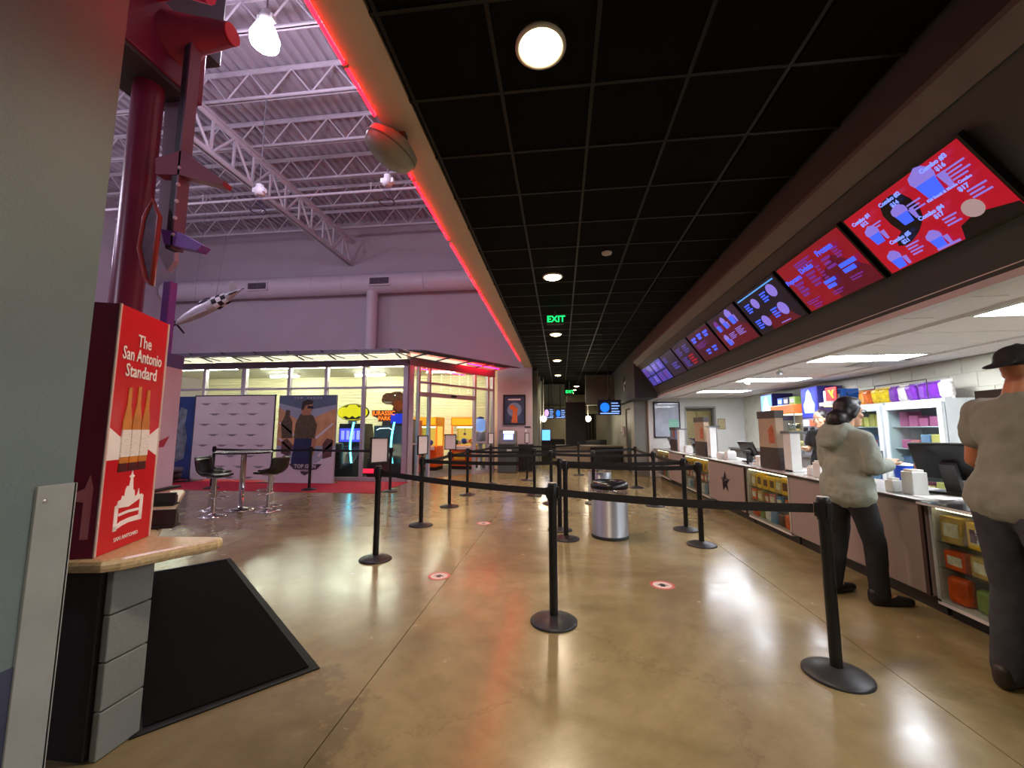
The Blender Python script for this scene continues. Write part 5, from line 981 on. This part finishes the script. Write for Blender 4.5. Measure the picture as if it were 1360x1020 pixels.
# posters on the machines and walls
t = thing('snack_poster', 'bright blue and orange snack poster on the block wall', 'poster', (5.48, 8.95, 1.4)); MB().box(0, .01, 0, .36, 0, .5).build('sheet', M('poster_blue', (30, 80, 170), .5, var=.3, scale=6), t); MB().box(-.003, 0, .05, .31, .1, .3).build('orange_print', M('poster_orange', (230, 140, 40), .5, var=.4, scale=15), t)
t = thing('menu_board', 'cream paper chart beside the snack poster', 'poster', (5.48, 9.4, 1.2)); MB().box(0, .008, 0, .5, 0, .62).build('sheet', M('paper_cream', (232, 218, 160), .6), t); MB().box(-.002, 0, .05, .45, .48, .58).build('orange_band', M('poster_orange'), t)
for k in range(2):
    t = thing('popcorn_tub', 'red and white popcorn tub high on the block wall, %s' % ('nearer one' if k == 0 else 'farther one'), 'tub', (5.38, 4.95 + .35 * k, 2.04 + .0 * k), 0, 'popcorn tubs on the wall bracket'); MB().lathe([(.07, 0), (.09, .1)], n=18).build('base_band', wpl, t); MB().lathe([(.09, .1), (.1, .2), (.02, .26)], n=18).build('red_top', M('tub_red', (150, 34, 44), .5), t)
t = thing('wall_shelf', 'thin white wall bracket holding the popcorn tubs', 'shelf', (5.4, 5.1, 2.02)); MB().box(5.26, 5.492, 4.75, 5.55, 2.02, 2.038).build('board', wpl, t, True); MB().box(5.47, 5.492, 4.9, 4.92, 1.85, 2.02).box(5.47, 5.492, 5.4, 5.42, 1.85, 2.02).build('bracket', wpl, t, True)
# cameras
for x, y, nm in ((3.6, 8.4, 'before the far light panels'), (3.45, 6.9, 'close to the bulkhead')):
    t = thing('security_camera', 'small white security camera under the kitchen ceiling, ' + nm, 'camera', (x, y, 2.3), 0, 'ceiling cameras'); MB().lathe([(.05, .07), (.05, .09)], n=14).cyl((0, 0, .07), (0, 0, .03), .012, n=8).build('mount', wpl, t); MB().ball((0, 0, .01), (.05, .05, .04), 12, 8).build('dome', M('camera_grey', (190, 190, 196), .25), t)
t = thing('ceiling_vent', 'square grey air vent in the kitchen ceiling', 'vent', (4.6, 6.5, 2.375)); 
for k in range(3): MB().prism([(-.28 + k * .07, -.28 + k * .07), (.28 - k * .07, -.28 + k * .07), (.28 - k * .07, .28 - k * .07), (-.28 + k * .07, .28 - k * .07)], (0, 0, .005 * k), t=.004).build('vent_ring', M('vent_grey_%d' % k, (150 - 20 * k, 148 - 20 * k, 150 - 20 * k), .5), t)
# framed board on the end wall
t = thing('framed_board', 'large framed glossy board on the white end wall', 'picture', (3.25, 13.19, 1.2)); MB().box(2.88, 3.62, 13.17, 13.195, 1.2, 2.26).build('glazed_sheet', M('glossy_sheet', (176, 184, 200), .06, var=.2, scale=3), t, True); MB().box(2.86, 3.64, 13.15, 13.195, 1.18, 1.215).box(2.86, 3.64, 13.15, 13.195, 2.245, 2.28).box(2.86, 2.89, 13.15, 13.195, 1.18, 2.28).box(3.61, 3.64, 13.15, 13.195, 1.18, 2.28).build('frame', blkM, t, True); MB().box(3.3, 3.58, 13.165, 13.172, 1.3, 1.75).build('green_sheet', M('mint_sheet', (140, 200, 180), .2), t, True)
t = thing('notice_sheet', 'small tan notice beside the doorway', 'notice', (4.8, 13.19, 1.5)); MB().box(4.75, 4.95, 13.18, 13.198, 1.45, 1.75).build('sheet', M('tan_notice', (176, 160, 120), .6, var=.2, scale=30), t, True); MB().box(4.74, 4.96, 13.185, 13.198, 1.44, 1.76).build('backing', M('notice_back', (90, 80, 66), .6), t, True)
for k, y in enumerate((14.5,)):
    t = thing('back_room_cabinet', 'tall cream lockers seen through the doorway', 'locker', (4.2, 15.6, 0)); 
    for q in range(4): MB().box(-.8 + q * .5, -.32 + q * .5, 0, .5, 0, 2.1, ch=.01).build('locker_door', M('locker_cream', (196, 186, 150), .5), t)
t = thing('room_light', 'flat white light panel in the back room ceiling', 'ceiling light', (4.3, 14.6, 2.47)); MB().box(-.6, .6, -.3, .3, 0, .02).build('diffuser', E('room_panel_glow', (255, 244, 220), 5), t); MB().box(-.62, .62, -.32, .32, .02, .03).build('frame', wpl, t)

# ------------------------------------------------------------------ poster wall and cash machine
t = thing('wall_poster', 'black framed blue and orange film poster on the pink-lit wall', 'poster', (-1.67, 14.88, 1.6)); MB().box(-2.03, -1.31, 14.87, 14.89, 1.66, 2.65).build('print', M('poster_night', (58, 74, 110), .35, var=.35, scale=4), t, True)
MB().box(-2.08, -1.26, 14.84, 14.895, 1.61, 1.66).box(-2.08, -1.26, 14.84, 14.895, 2.65, 2.70).box(-2.08, -2.03, 14.84, 14.895, 1.66, 2.65).box(-1.31, -1.26, 14.84, 14.895, 1.66, 2.65).build('frame', blkM, t, True)
pr = bpy.data.objects['wall_poster']
MB().prism([(-1.67 + .26 * math.cos(a * PI / 12), 2.15 + .26 * math.sin(a * PI / 12)) for a in range(24)], (0, 14.868, 0), (1, 0, 0), (0, 0, 1), .002).build('moon_print', M('moon_blue', (120, 140, 176), .4, var=.2, scale=8), t, True)
MB().prism([(-1.78, 1.68), (-1.56, 1.68), (-1.57, 2.05), (-1.54, 2.2), (-1.62, 2.24), (-1.72, 2.34), (-1.86, 2.3), (-1.84, 2.18), (-1.72, 2.12), (-1.74, 1.95)], (0, 14.864, 0), (1, 0, 0), (0, 0, 1), .002).build('orange_print', M('film_orange', (206, 110, 60), .4, var=.25, scale=10), t, True)
MB().box(-1.9, -1.44, 14.864, 14.866, 2.5, 2.55).build('title_print', wh, t, True)
t = thing('cash_machine', 'grey cash machine with lit screen in front of the poster wall', 'cash machine', (-1.8, 14.0, 0))
MB().box(-.3, .3, -.25, .35, 0, .98, ch=.03).build('cabinet', M('atm_grey', (78, 84, 84), .4), t)
MB().prism([(-.2, .98), (.35, .98), (.35, 1.34), (.12, 1.4), (-.06, 1.36)], (-.29, 0, 0), (0, 1, 0), (0, 0, 1), .58).build('hood', M('atm_hood', (96, 102, 102), .35), t)
m = MB(); m.X = Matrix.Translation((.04, -.14, 1.18)) @ Matrix.Rotation(-.38, 4, 'X'); m.box(-.16, .16, -.012, 0, -.09, .11).build('screen', E('atm_screen_glow', (150, 160, 255), 2.6), t)
m = MB(); m.X = Matrix.Translation((.04, -.08, 1.33)) @ Matrix.Rotation(-.38, 4, 'X'); m.box(-.18, .18, -.02, 0.0, -.03, .05).build('lit_header', E('atm_header_glow', (240, 245, 255), 3.), t)
MB().box(-.2, .2, -.36, -.2, .93, .98, ch=.01).build('keypad_shelf', M('atm_hood'), t); MB().box(.0, .16, -.262, -.25, .72, .78).build('label_plate', wpl, t)
t = thing('low_cabinet', 'low black cabinet between the cash machine and wall corner', 'cabinet', (-1.22, 14.55, 0)); MB().box(-.24, .24, -.25, .3, 0, .88).build('body', M('cabinet_charcoal', (36, 36, 38), .4), t); MB().box(-.26, .26, -.28, .32, .88, .92).build('top', blkM, t); MB().box(-.22, .22, -.26, -.25, .1, .84).build('door', dk, t)
t = thing('room_plate', 'small black sign plate on the wall corner under the poster', 'sign', (-1.18, 14.89, 1.5)); MB().box(-.12, .1, -.01, .005, 0, .05).build('plate', blkM, t); MB().box(-.1, -.04, -.012, .005, -.14, -.06).build('switch', wpl, t)
# ------------------------------------------------------------------ exit signs
grE = E('exit_green_glow', (20, 235, 110), 2.2); exB = M('exit_housing', (46, 74, 58), .4)
def exit_sign(x, y, z, s, label):
    t = thing('exit_sign', label, 'sign', (x, y, z), 0, 'green exit signs'); MB().box(-.16 * s, .16 * s, -.015, .02, 0, .2 * s, ch=.005).build('housing', exB, t); MB().box(-.02, .02, -.01, .01, .2 * s, ZC - z).build('stem', exB, t)
    text('EXIT', .17 * s, (0.015 * s, -.016, .1 * s), (1, 0, 0), Z, grE, t, bold=.02, world=False); MB().prism([(-.15, .1), (-.13, .125), (-.13, .075)], (0, -.016, 0), (1, 0, 0), (0, 0, 1), .004).build('arrow', grE, t)
exit_sign(-.08, 7.75, 3.43, 1.0, 'green exit sign hanging from the black ceiling'); exit_sign(.42, 19.5, 3.1, 1.1, 'smaller far green exit sign above the black column')
for x, y, r, nm in ((.3, 6.6, .05, 'single'), ): 
    t = thing('smoke_detector', 'small pale smoke detector on the black ceiling', 'detector', (.62, 5.2, ZC - .03)); MB().lathe([(.03, 0), (.06, .01), (.065, .03)], n=18).build('shell', canM, t); MB().ball((0, 0, .0), .012, 8, 6).build('sensor', wpl, t)
# ------------------------------------------------------------------ far hall furniture
t = thing('black_column', 'square black column at the end of the hall', 'column', (.61, 17.2, 0)); MB().box(-.41, .41, -.2, .3, 0, 2.55).build('shaft', M('column_black', (26, 27, 27), .4), t); MB().box(-.44, .44, -.23, .33, 0, .12).build('plinth', blkM, t); MB().box(-.35, -.1, -.215, .1, 2.55, 2.82).build('notice', M('notice_grey', (150, 150, 146), .5), t)
def wall_tv(x0, x1, y, z0, z1, label, n):
    t = thing('hall_screen', label, 'screen', ((x0 + x1) / 2, y, z0), 0, 'film listing screens in the hall'); MB().box(x0, x1, y, y + .05, z0, z1, ch=.004).build('bezel', bez, t, True); w = x1 - x0; h = z1 - z0
    s = MB().box(x0 + .02, x1 - .02, y - .003, y, z0 + .02, z1 - .02).build('screen', E('listing_dark', (8, 18, 40), .4), t, True)
    MB().prism([(x0 + w * (.1 + .2 + .2 * math.cos(a * PI / 8)), z0 + h * (.5 + .32 * math.sin(a * PI / 8))) for a in range(16)], (0, y - .004, 0), (1, 0, 0), (0, 0, 1), .001).build('blue_disc', E('listing_blue_%d' % n, ((20, 110, 230), (200, 160, 220))[n], 1.5), s, True)
    for k in range(4): MB().box(x0 + w * .58, x0 + w * (.93 - .06 * (k % 2)), y - .006, y - .004, z0 + h * (.2 + .18 * k), z0 + h * (.27 + .18 * k)).build('listing_row', E('listing_row_glow', (140, 180, 255), 1.2), s, True)
    MB().box(x0 + w * .1, x0 + w * .9, y - .006, y - .004, z0 + h * .07, z0 + h * .14).build('listing_row', E('listing_row_glow', (1, 1, 1), 1), s, True)
    MB().box(x0 + w * .45, x0 + w * .55, y + .05, y + .1, z1 - .1, z1 + .1).cyl(((x0 + x1) / 2, y + .07, z1), ((x0 + x1) / 2, y + .07, ZC), .02, n=8).build('ceiling_pole', blkM, t, True)
wall_tv(1.25, 2.02, 14.1, 1.92, 2.43, 'blue film listing screen hanging right of the black column', 0); wall_tv(-.82, -.3, 19.8, 1.96, 2.5, 'pinkish film listing screen at the far left of the hall', 1); wall_tv(-.27, .25, 19.8, 1.96, 2.46, 'blue film listing screen left of the black column', 0)
gl = E('globe_glow', (255, 244, 214), 9)
for x, nm in ((-.74, 'by the left hall wall'), (1.17, 'right of the black column')):
    t = thing('globe_pendant', 'small glowing globe pendant ' + nm, 'lamp', (x, 18, 1.9), 0, 'globe pendants'); MB().cyl((0, 0, .1), (0, 0, ZC - 1.9), .012, n=6).build('stem', canM, t); MB().ball((0, 0, 0), .13, 16, 10).build('globe', gl, t)
    lamp('lamp', 'POINT', (x, 17.75, 1.9), 45, (255, 240, 205), t, .1)
t = thing('service_desk', 'long dark service desk across the far hall', 'desk', (1.3, 15.6, 0)); MB().box(1.1, 2.25, 15.9, 16.5, 0, .78).build('body', M('desk_dark', (34, 32, 32), .5), t, True); MB().box(-.2, 2.28, 15.8, 16.55, .78, .84).build('top', M('desk_grey_top', (120, 116, 108), .3), t, True); MB().box(-.2, 1.1, 15.95, 16.05, 0, .78).build('pale_front', M('desk_pale', (150, 140, 118), .5), t, True)
t = thing('info_kiosk', 'slim black kiosk with a glowing blue screen', 'kiosk', (-.62, 17.6, 0)); MB().box(-.2, .2, -.1, .1, 0, .95).build('pedestal', blkM, t); m = MB(); m.X = Matrix.Translation((0, -.05, 1.2)) @ Matrix.Rotation(-.2, 4, 'X'); m.box(-.2, .2, -.02, .02, -.25, .25).build('panel', bez, t); m = MB(); m.X = Matrix.Translation((0, -.05, 1.2)) @ Matrix.Rotation(-.2, 4, 'X'); m.box(-.17, .17, -.026, -.02, -.22, .22).build('display', E('kiosk_blue_glow', (90, 170, 255), 2.), t)
for k, (x, y) in enumerate(((1.4, 19), (1.8, 20.2), (-.2, 21.6))):
    t = thing('lobby_armchair', 'dark lobby armchair in the far hall, %s' % ('beside the globe pendant', 'by the right wall', 'under the listing screens')[k], 'chair', (x, y, 0), 0, 'dark lobby armchairs'); MB().box(-.4, .4, -.4, .4, .12, .45, ch=.05).build('seat', M('chair_dark', (36, 34, 36), .6), t); MB().box(-.4, .4, .25, .42, .4, .95, ch=.05).build('backrest', M('chair_dark'), t); MB().box(-.42, -.3, -.4, .4, .12, .65, ch=.04).build('armrest', M('chair_dark'), t); MB().box(.3, .42, -.4, .4, .12, .65, ch=.04).build('armrest', M('chair_dark'), t); MB().box(-.35, .35, -.35, .35, 0, .12).build('base', blkM, t)
t = thing('dark_curtain', 'dark drape hanging at the far end of the hall', 'curtain', (1.55, 24, 0)); cv = MB(); pts_ = [(1.25 + .04 * k, 24 + .04 * math.sin(k * 1.3)) for k in range(20)]
for (xa, ya), (xb, yb) in zip(pts_, pts_[1:]): cv.quad((xa, ya, 0.02), (xb, yb, 0.02), (xb, yb, 2.3), (xa, ya, 2.3))
cv.build('drape', M('drape_dark', (44, 44, 40), .9), t, True); MB().cyl((1.2, 24, 2.32), (2.1, 24, 2.32), .02, n=8).build('rod', blkM, t, True)
t = thing('hall_phone', 'white wall phone and sanitiser on the grey wall past the counter', 'phone', (2.28, 15.5, 1.3)); MB().box(2.2, 2.298, 15.35, 15.55, 1.25, 1.55, ch=.02).build('shell', wpl, t, True); MB().box(2.19, 2.2, 15.4, 15.5, 1.3, 1.36).build('slot', blkM, t, True)
d = MB().box(2.34, 2.4, 14.03, 15.07, 0, 2.12).build('door_1', M('door_dark', (30, 29, 30), .5)); struct(d, 'dark door in the grey hall wall'); MB().box(2.3, 2.34, 14.15, 14.2, 1.0, 1.1).build('door_handle', chr_, d)
# ------------------------------------------------------------------ people
def blob(name, shapes, vox, mat, parent, sm=6, mats=None):
    mb = MB()
    for s in shapes:
        if s[0] == 'c':                                   # tapered capsule
            _, a, b, ra, rb = s
            mb.X = Matrix(); mb.cyl(a, b, ra, rb, 14); mb.ball(a, ra, 14, 8); mb.ball(b, rb, 14, 8)
        else:                                             # ellipsoid, optional tilt about Y
            _, c, r = s[:3]; ry = s[3] if len(s) > 3 else 0.
            mb.X = Matrix.Translation(c) @ Matrix.Rotation(ry, 4, 'Y'); mb.ball((0, 0, 0), r, 18, 12)
    me = mb.mesh(name, mat); o = bpy.data.objects.new(name, me); COL.objects.link(o)
    md = o.modifiers.new('union', 'REMESH'); md.mode = 'VOXEL'; md.voxel_size = vox; md.use_smooth_shade = True
    if sm: s2 = o.modifiers.new('relax', 'SMOOTH'); s2.iterations = sm; s2.factor = .5
    dg = bpy.context.evaluated_depsgraph_get(); m2 = bpy.data.meshes.new_from_object(o.evaluated_get(dg)); m2.name = name
    o.modifiers.clear(); o.data = m2; m2.polygons.foreach_set('use_smooth', [True] * len(m2.polygons))
    m2.materials.clear(); m2.materials.append(mat); o.parent = parent
    return o
def V(*a): return Vector(a)
def hand(w, d, side, up=(0, 0, 1), curl=.5, s=1.):
    """wrist, pointing direction: palm, four fingers of unequal length, thumb"""
    d = V(*d).normalized(); upv = V(*up); lat = d.cross(upv).normalized() * side; dn = lat.cross(d).normalized()
    if dn.z > 0: dn = -dn
    w = V(*w); sh = [('c', w, w + d * .035 * s, .026 * s, .03 * s)]
    for k in range(4):
        off = lat * (.033 - .022 * k) * s; base = w + d * .045 * s + off; L = (.034, .042, .044, .038)[k] * s
        k1 = base + d * .04 * s; k2 = k1 + (d * math.cos(curl) + dn * math.sin(curl)) * L; k3 = k2 + (d * math.cos(curl * 2) + dn * math.sin(curl * 2)) * L * .8
        sh += [('c', w + off * .5, k1, .014 * s, .011 * s), ('c', k1, k2, .0105 * s, .0095 * s), ('c', k2, k3, .0095 * s, .008 * s)]
    tb = w + d * .015 * s + lat * .03 * s; t1 = tb + (d * .5 + lat * .8).normalized() * .035 * s; t2 = t1 + (d * .9 + lat * .2 + dn * .3).normalized() * .032 * s
    sh += [('c', tb, t1, .014 * s, .012 * s), ('c', t1, t2, .0115 * s, .009 * s)]
    return sh
def person(name, label, loc, rz, J, skin, top, bot, shoe, hairm, style, s=1.):
    t = thing(name, label, 'person', loc, rz); P_ = {k: V(*v) * s for k, v in J.items()}
    hd = P_['head']; nk = P_['neck']; ch = P_['chest']; pv = P_['pelvis']; wa = (ch + pv) / 2
    body = [('e', tuple(hd + V(.0, 0, .03)), (.095, .076, .105)), ('e', tuple(hd + V(.03, 0, -.055)), (.068, .058, .072)), ('e', tuple(hd + V(.062, 0, -.105)), (.032, .034, .026)),
            ('e', tuple(hd + V(.098, 0, -.03)), (.018, .013, .022)), ('c', tuple(hd + V(.088, 0, .012)), tuple(hd + V(.1, 0, -.025)), .009, .013), ('e', tuple(hd + V(.075, 0, .03)), (.022, .06, .016)), ('e', tuple(hd + V(.083, 0, -.072)), (.014, .024, .007)), ('e', tuple(hd + V(.082, 0, -.084)), (.013, .021, .008)),
            ('e', tuple(hd + V(.06, .045, -.03)), (.03, .022, .026)), ('e', tuple(hd + V(.06, -.045, -.03)), (.03, .022, .026)),
            ('e', tuple(hd + V(-.005, .078, -.01)), (.02, .01, .032)), ('e', tuple(hd + V(-.005, -.078, -.01)), (.02, .01, .032)),
            ('c', tuple(nk + V(-.01, 0, -.05)), tuple(hd + V(-.015, 0, -.05)), .06 * s, .054 * s),
            ('e', tuple(ch), (.105, .165, .17)), ('e', tuple(wa), (.095, .14, .15)), ('e', tuple(pv), (.105, .155, .12))]
    for sd, L in ((1, 'l'), (-1, 'r')):
        S_, El, Wr, Hd, Hp, Kn, An, To = (P_[L + k] for k in ('sho', 'elb', 'wri', 'hand', 'hip', 'kne', 'ank', 'toe'))
        body += [('c', tuple(ch + V(0, sd * .08, .1)), tuple(S_), .07 * s, .062 * s), ('c', tuple(S_), tuple(El), .055 * s, .042 * s), ('c', tuple(El), tuple(El.lerp(Wr, .3)), .042 * s, .044 * s), ('c', tuple(El.lerp(Wr, .3)), tuple(Wr), .044 * s, .027 * s)]
        body += hand(tuple(Wr), tuple(Hd - Wr), -sd, curl=.45, s=s)
        body += [('c', tuple(Hp), tuple(Kn), .09 * s, .062 * s), ('c', tuple(Kn), tuple(Kn.lerp(An, .3)), .06 * s, .062 * s), ('c', tuple(Kn.lerp(An, .3)), tuple(An), .062 * s, .04 * s), ('c', tuple(An), tuple(To), .04 * s, .03 * s)]
    b = blob('body', body, .0065, skin, t, 3)
    # clothes
    if style == 'hoodie':
        tp = [('e', tuple(ch), (.135, .20, .19)), ('e', tuple(wa + V(-.01, 0, 0)), (.14, .19, .19)), ('c', tuple(pv + V(0, -.085, .05)), tuple(pv + V(0, .085, .05)), .14, .14), ('c', tuple(pv + V(0, -.09, -.02)), tuple(pv + V(0, .09, -.02)), .142, .142), ('c', tuple(ch + V(-.02, 0, .1)), tuple(nk + V(-.01, 0, -.02)), .1, .075),
              ('e', tuple(nk + V(-.12, 0, -.06)), (.085, .13, .1), .5), ('e', tuple(nk + V(-.06, .08, -.01)), (.075, .05, .06)), ('e', tuple(nk + V(-.06, -.08, -.01)), (.075, .05, .06)), ('e', tuple(nk + V(-.16, 0, -.12)), (.055, .09, .07), .6)]
        fr_ = .94
    else:
        tp = [('e', tuple(ch), (.135, .205, .19)), ('e', tuple(wa), (.135, .185, .2)), ('c', tuple(pv + V(0, -.085, .06)), tuple(pv + V(0, .085, .06)), .14, .14), ('c', tuple(pv + V(0, -.095, .01)), tuple(pv + V(0, .095, .01)), .142, .142), ('c', tuple(ch + V(0, 0, .1)), tuple(nk + V(-.005, 0, -.035)), .1, .068)]
        fr_ = .55
    for sd, L in ((1, 'l'), (-1, 'r')):
        S_, El, Wr = (P_[L + k] for k in ('sho', 'elb', 'wri'))
        tp += [('c', tuple(ch + V(0, sd * .07, .1)), tuple(S_), .09 * s, .082 * s)]
        if style == 'hoodie': tp += [('c', tuple(S_), tuple(El), .082 * s, .075 * s), ('c', tuple(El), tuple(El.lerp(Wr, .93)), .075 * s, .05 * s), ('c', tuple(El.lerp(Wr, .85)), tuple(El.lerp(Wr, .95)), .055 * s, .05 * s)]
        else: tp += [('c', tuple(S_), tuple(S_.lerp(El, .5)), .085 * s, .08 * s)]
    o = blob('hoodie' if style == 'hoodie' else 't_shirt', tp, .014, top, t, 8)
    # cloth folds
    tx = bpy.data.textures.get('folds') or bpy.data.textures.new('folds', 'CLOUDS'); tx.noise_scale = .12
    md = o.modifiers.new('folds', 'DISPLACE'); md.texture = tx; md.strength = .035; md.mid_level = .5; md.texture_coords = 'LOCAL'
    pt = [('e', tuple(pv + V(0, 0, -.02)), (.125, .178, .13))]
    for L in 'lr':
        Hp, Kn, An, To = (P_[L + k] for k in ('hip', 'kne', 'ank', 'toe'))
        pt += [('c', tuple(Hp), tuple(Kn), .108 * s, .082 * s), ('c', tuple(Kn), tuple(An + V(0, 0, .0)), .082 * s, .07 * s)]
    o = blob('trousers', pt, .014, bot, t, 6); md = o.modifiers.new('folds', 'DISPLACE'); md.texture = tx; md.strength = .014; md.mid_level = .5
    for L in 'lr':
        An, To = P_[L + 'ank'], P_[L + 'toe']; d = (To - An); d.z = 0; d.normalize(); hl = V(An.x, An.y, .045) - d * .045
        blob('shoe', [('c', tuple(hl), tuple(hl + V(0, 0, .05)), .043, .045), ('c', tuple(hl), tuple(hl + d * .14), .043, .046), ('c', tuple(hl + d * .14), tuple(V(To.x, To.y, .036) + d * .05), .046, .034)], .01, shoe, t, 2)
    for sd in (-1, 1):
        e_ = MB().ball(tuple(hd + V(.083, sd * .03, .006)), (.011, .014, .009), 10, 6).build('eye', M('eye_white', (220, 214, 206), .2), t)
        MB().ball(tuple(hd + V(.0925, sd * .03, .006)), (.003, .006, .006), 8, 6).build('iris', M('eye_dark', (30, 20, 14), .2), e_)
        MB().tube([tuple(hd + V(.09, sd * .015, .034)), tuple(hd + V(.089, sd * .03, .038)), tuple(hd + V(.078, sd * .05, .032))], .004, 5).build('eyebrow', hairm, t)
    MB().tube([tuple(hd + V(.088, -.024, -.078)), tuple(hd + V(.0985, 0, -.078)), tuple(hd + V(.088, .024, -.078))], .004, 6).build('lips', M('lip_rose', (140, 74, 66), .5), t)
    return t, hd
skinW = M('skin_fair', (206, 158, 128), .5, var=.05); skinM = M('skin_tan', (176, 112, 78), .5, var=.06)
hairD = M('hair_dark', (26, 20, 24), .45, var=.3, scale=60, stretch=(1, 1, .2))
JW = dict(head=(.06, 0, 1.575), neck=(.0, 0, 1.44), chest=(-.01, 0, 1.26), pelvis=(-.02, 0, .91),
          lsho=(-.01, .185, 1.345), lelb=(.03, .235, 1.12), lwri=(.26, .13, 1.12), lhand=(.36, .08, 1.17), rsho=(-.01, -.185, 1.345), relb=(.0, -.245, 1.12), rwri=(.24, -.15, 1.13), rhand=(.34, -.09, 1.19),
          lhip=(-.03, .09, .90), lkne=(-.03, .12, .50), lank=(-.11, .13, .085), ltoe=(.05, .16, .04), rhip=(-.01, -.09, .90), rkne=(.07, -.12, .50), rank=(.06, -.14, .085), rtoe=(.22, -.17, .04))
t, hd = person('person', 'person in grey hoodie and black trousers standing at the counter', (2.49, 3.98, 0), .18, JW, skinW, M('hoodie_grey', (146, 152, 140), .9, var=.1, scale=8, bump=.3, bscale=120), M('trouser_black', (20, 20, 22), .8, var=.2), M('shoe_black', (22, 21, 22), .5), hairD, 'hoodie')
blob('hair', [('e', tuple(hd + V(-.02, 0, .05)), (.105, .09, .098)), ('e', tuple(hd + V(-.06, 0, -.01)), (.075, .085, .1)), ('e', tuple(hd + V(.03, 0, .09)), (.07, .075, .05)), ('e', tuple(hd + V(-.115, 0, -.065)), (.085, .085, .09)), ('e', tuple(hd + V(-.13, 0, -.13)), (.05, .055, .05)), ('c', tuple(hd + V(.02, .075, .04)), tuple(hd + V(-.04, .078, -.03)), .022, .03), ('c', tuple(hd + V(.02, -.075, .04)), tuple(hd + V(-.04, -.078, -.03)), .022, .03)], .009, hairD, t, 4)
g = MB()
for sd in (-1, 1):
    g.tube([tuple(hd + V(.108, sd * .034 + .026 * math.cos(a * PI / 8), .004 + .019 * math.sin(a * PI / 8))) for a in range(16)], .0025, 5, closed=True); g.tube([tuple(hd + V(.106, sd * .06, .01)), tuple(hd + V(.0, sd * .085, .012))], .0025, 5)
g.tube([tuple(hd + V(.11, -.009, .008)), tuple(hd + V(.11, .009, .008))], .0025, 5).build('glasses', blkM, t)
JM = dict(head=(.1, 0, 1.69), neck=(.05, 0, 1.56), chest=(.03, 0, 1.37), pelvis=(-.01, 0, .98),
          lsho=(.07, .205, 1.47), lelb=(.08, .27, 1.19), lwri=(.3, .2, 1.03), lhand=(.4, .18, 1.0), rsho=(.06, -.205, 1.47), relb=(-.07, -.28, 1.2), rwri=(.2, -.21, 1.08), rhand=(.37, -.18, 1.02),
          lhip=(-.02, .095, .95), lkne=(.03, .12, .53), lank=(-.03, .13, .085), ltoe=(.15, .17, .04), rhip=(-.02, -.095, .95), rkne=(.04, -.12, .53), rank=(-.02, -.14, .085), rtoe=(.16, -.19, .04))
t, hd = person('person', 'person in black cap, grey t-shirt and dark jeans leaning at the counter', (2.5, 2.62, 0), .12, JM, skinM, M('tee_grey', (128, 128, 116), .9, var=.08, scale=8, bump=.2, bscale=120), M('jeans_dark', (48, 50, 58), .85, var=.25, scale=14), M('shoe_brown', (40, 32, 28), .5), M('stubble_brown', (60, 42, 32), .6), 'tee', 1.04)
capM = M('cap_black', (18, 18, 19), .75, bump=.2, bscale=200)
blob('cap', [('e', tuple(hd + V(-.005, 0, .075)), (.112, .093, .075)), ('e', tuple(hd + V(-.01, 0, .055)), (.112, .094, .05)), ('e', tuple(hd + V(-.13, 0, .03)), (.06, .075, .012), -.35), ('e', tuple(hd + V(-.01, 0, .148)), (.012, .012, .01))], .008, capM, t, 3)
JS = dict(JW); JS.update(lelb=(.06, .24, 1.15), lwri=(.3, .2, 1.08), lhand=(.4, .2, 1.05), head=(.08, 0, 1.58))
t, hd = person('person', 'person in dark shirt working behind the counter', (3.95, 6.75, 0), PI + .5, JS, skinW, M('shirt_charcoal', (40, 42, 46), .9, var=.1), M('trouser_black'), M('shoe_black'), hairD, 'tee')
blob('hair', [('e', tuple(hd + V(-.02, 0, .05)), (.105, .088, .095)), ('e', tuple(hd + V(-.05, 0, -.01)), (.07, .082, .1)), ('e', tuple(hd + V(-.12, 0, -.06)), (.05, .05, .08))], .01, hairD, t, 4)
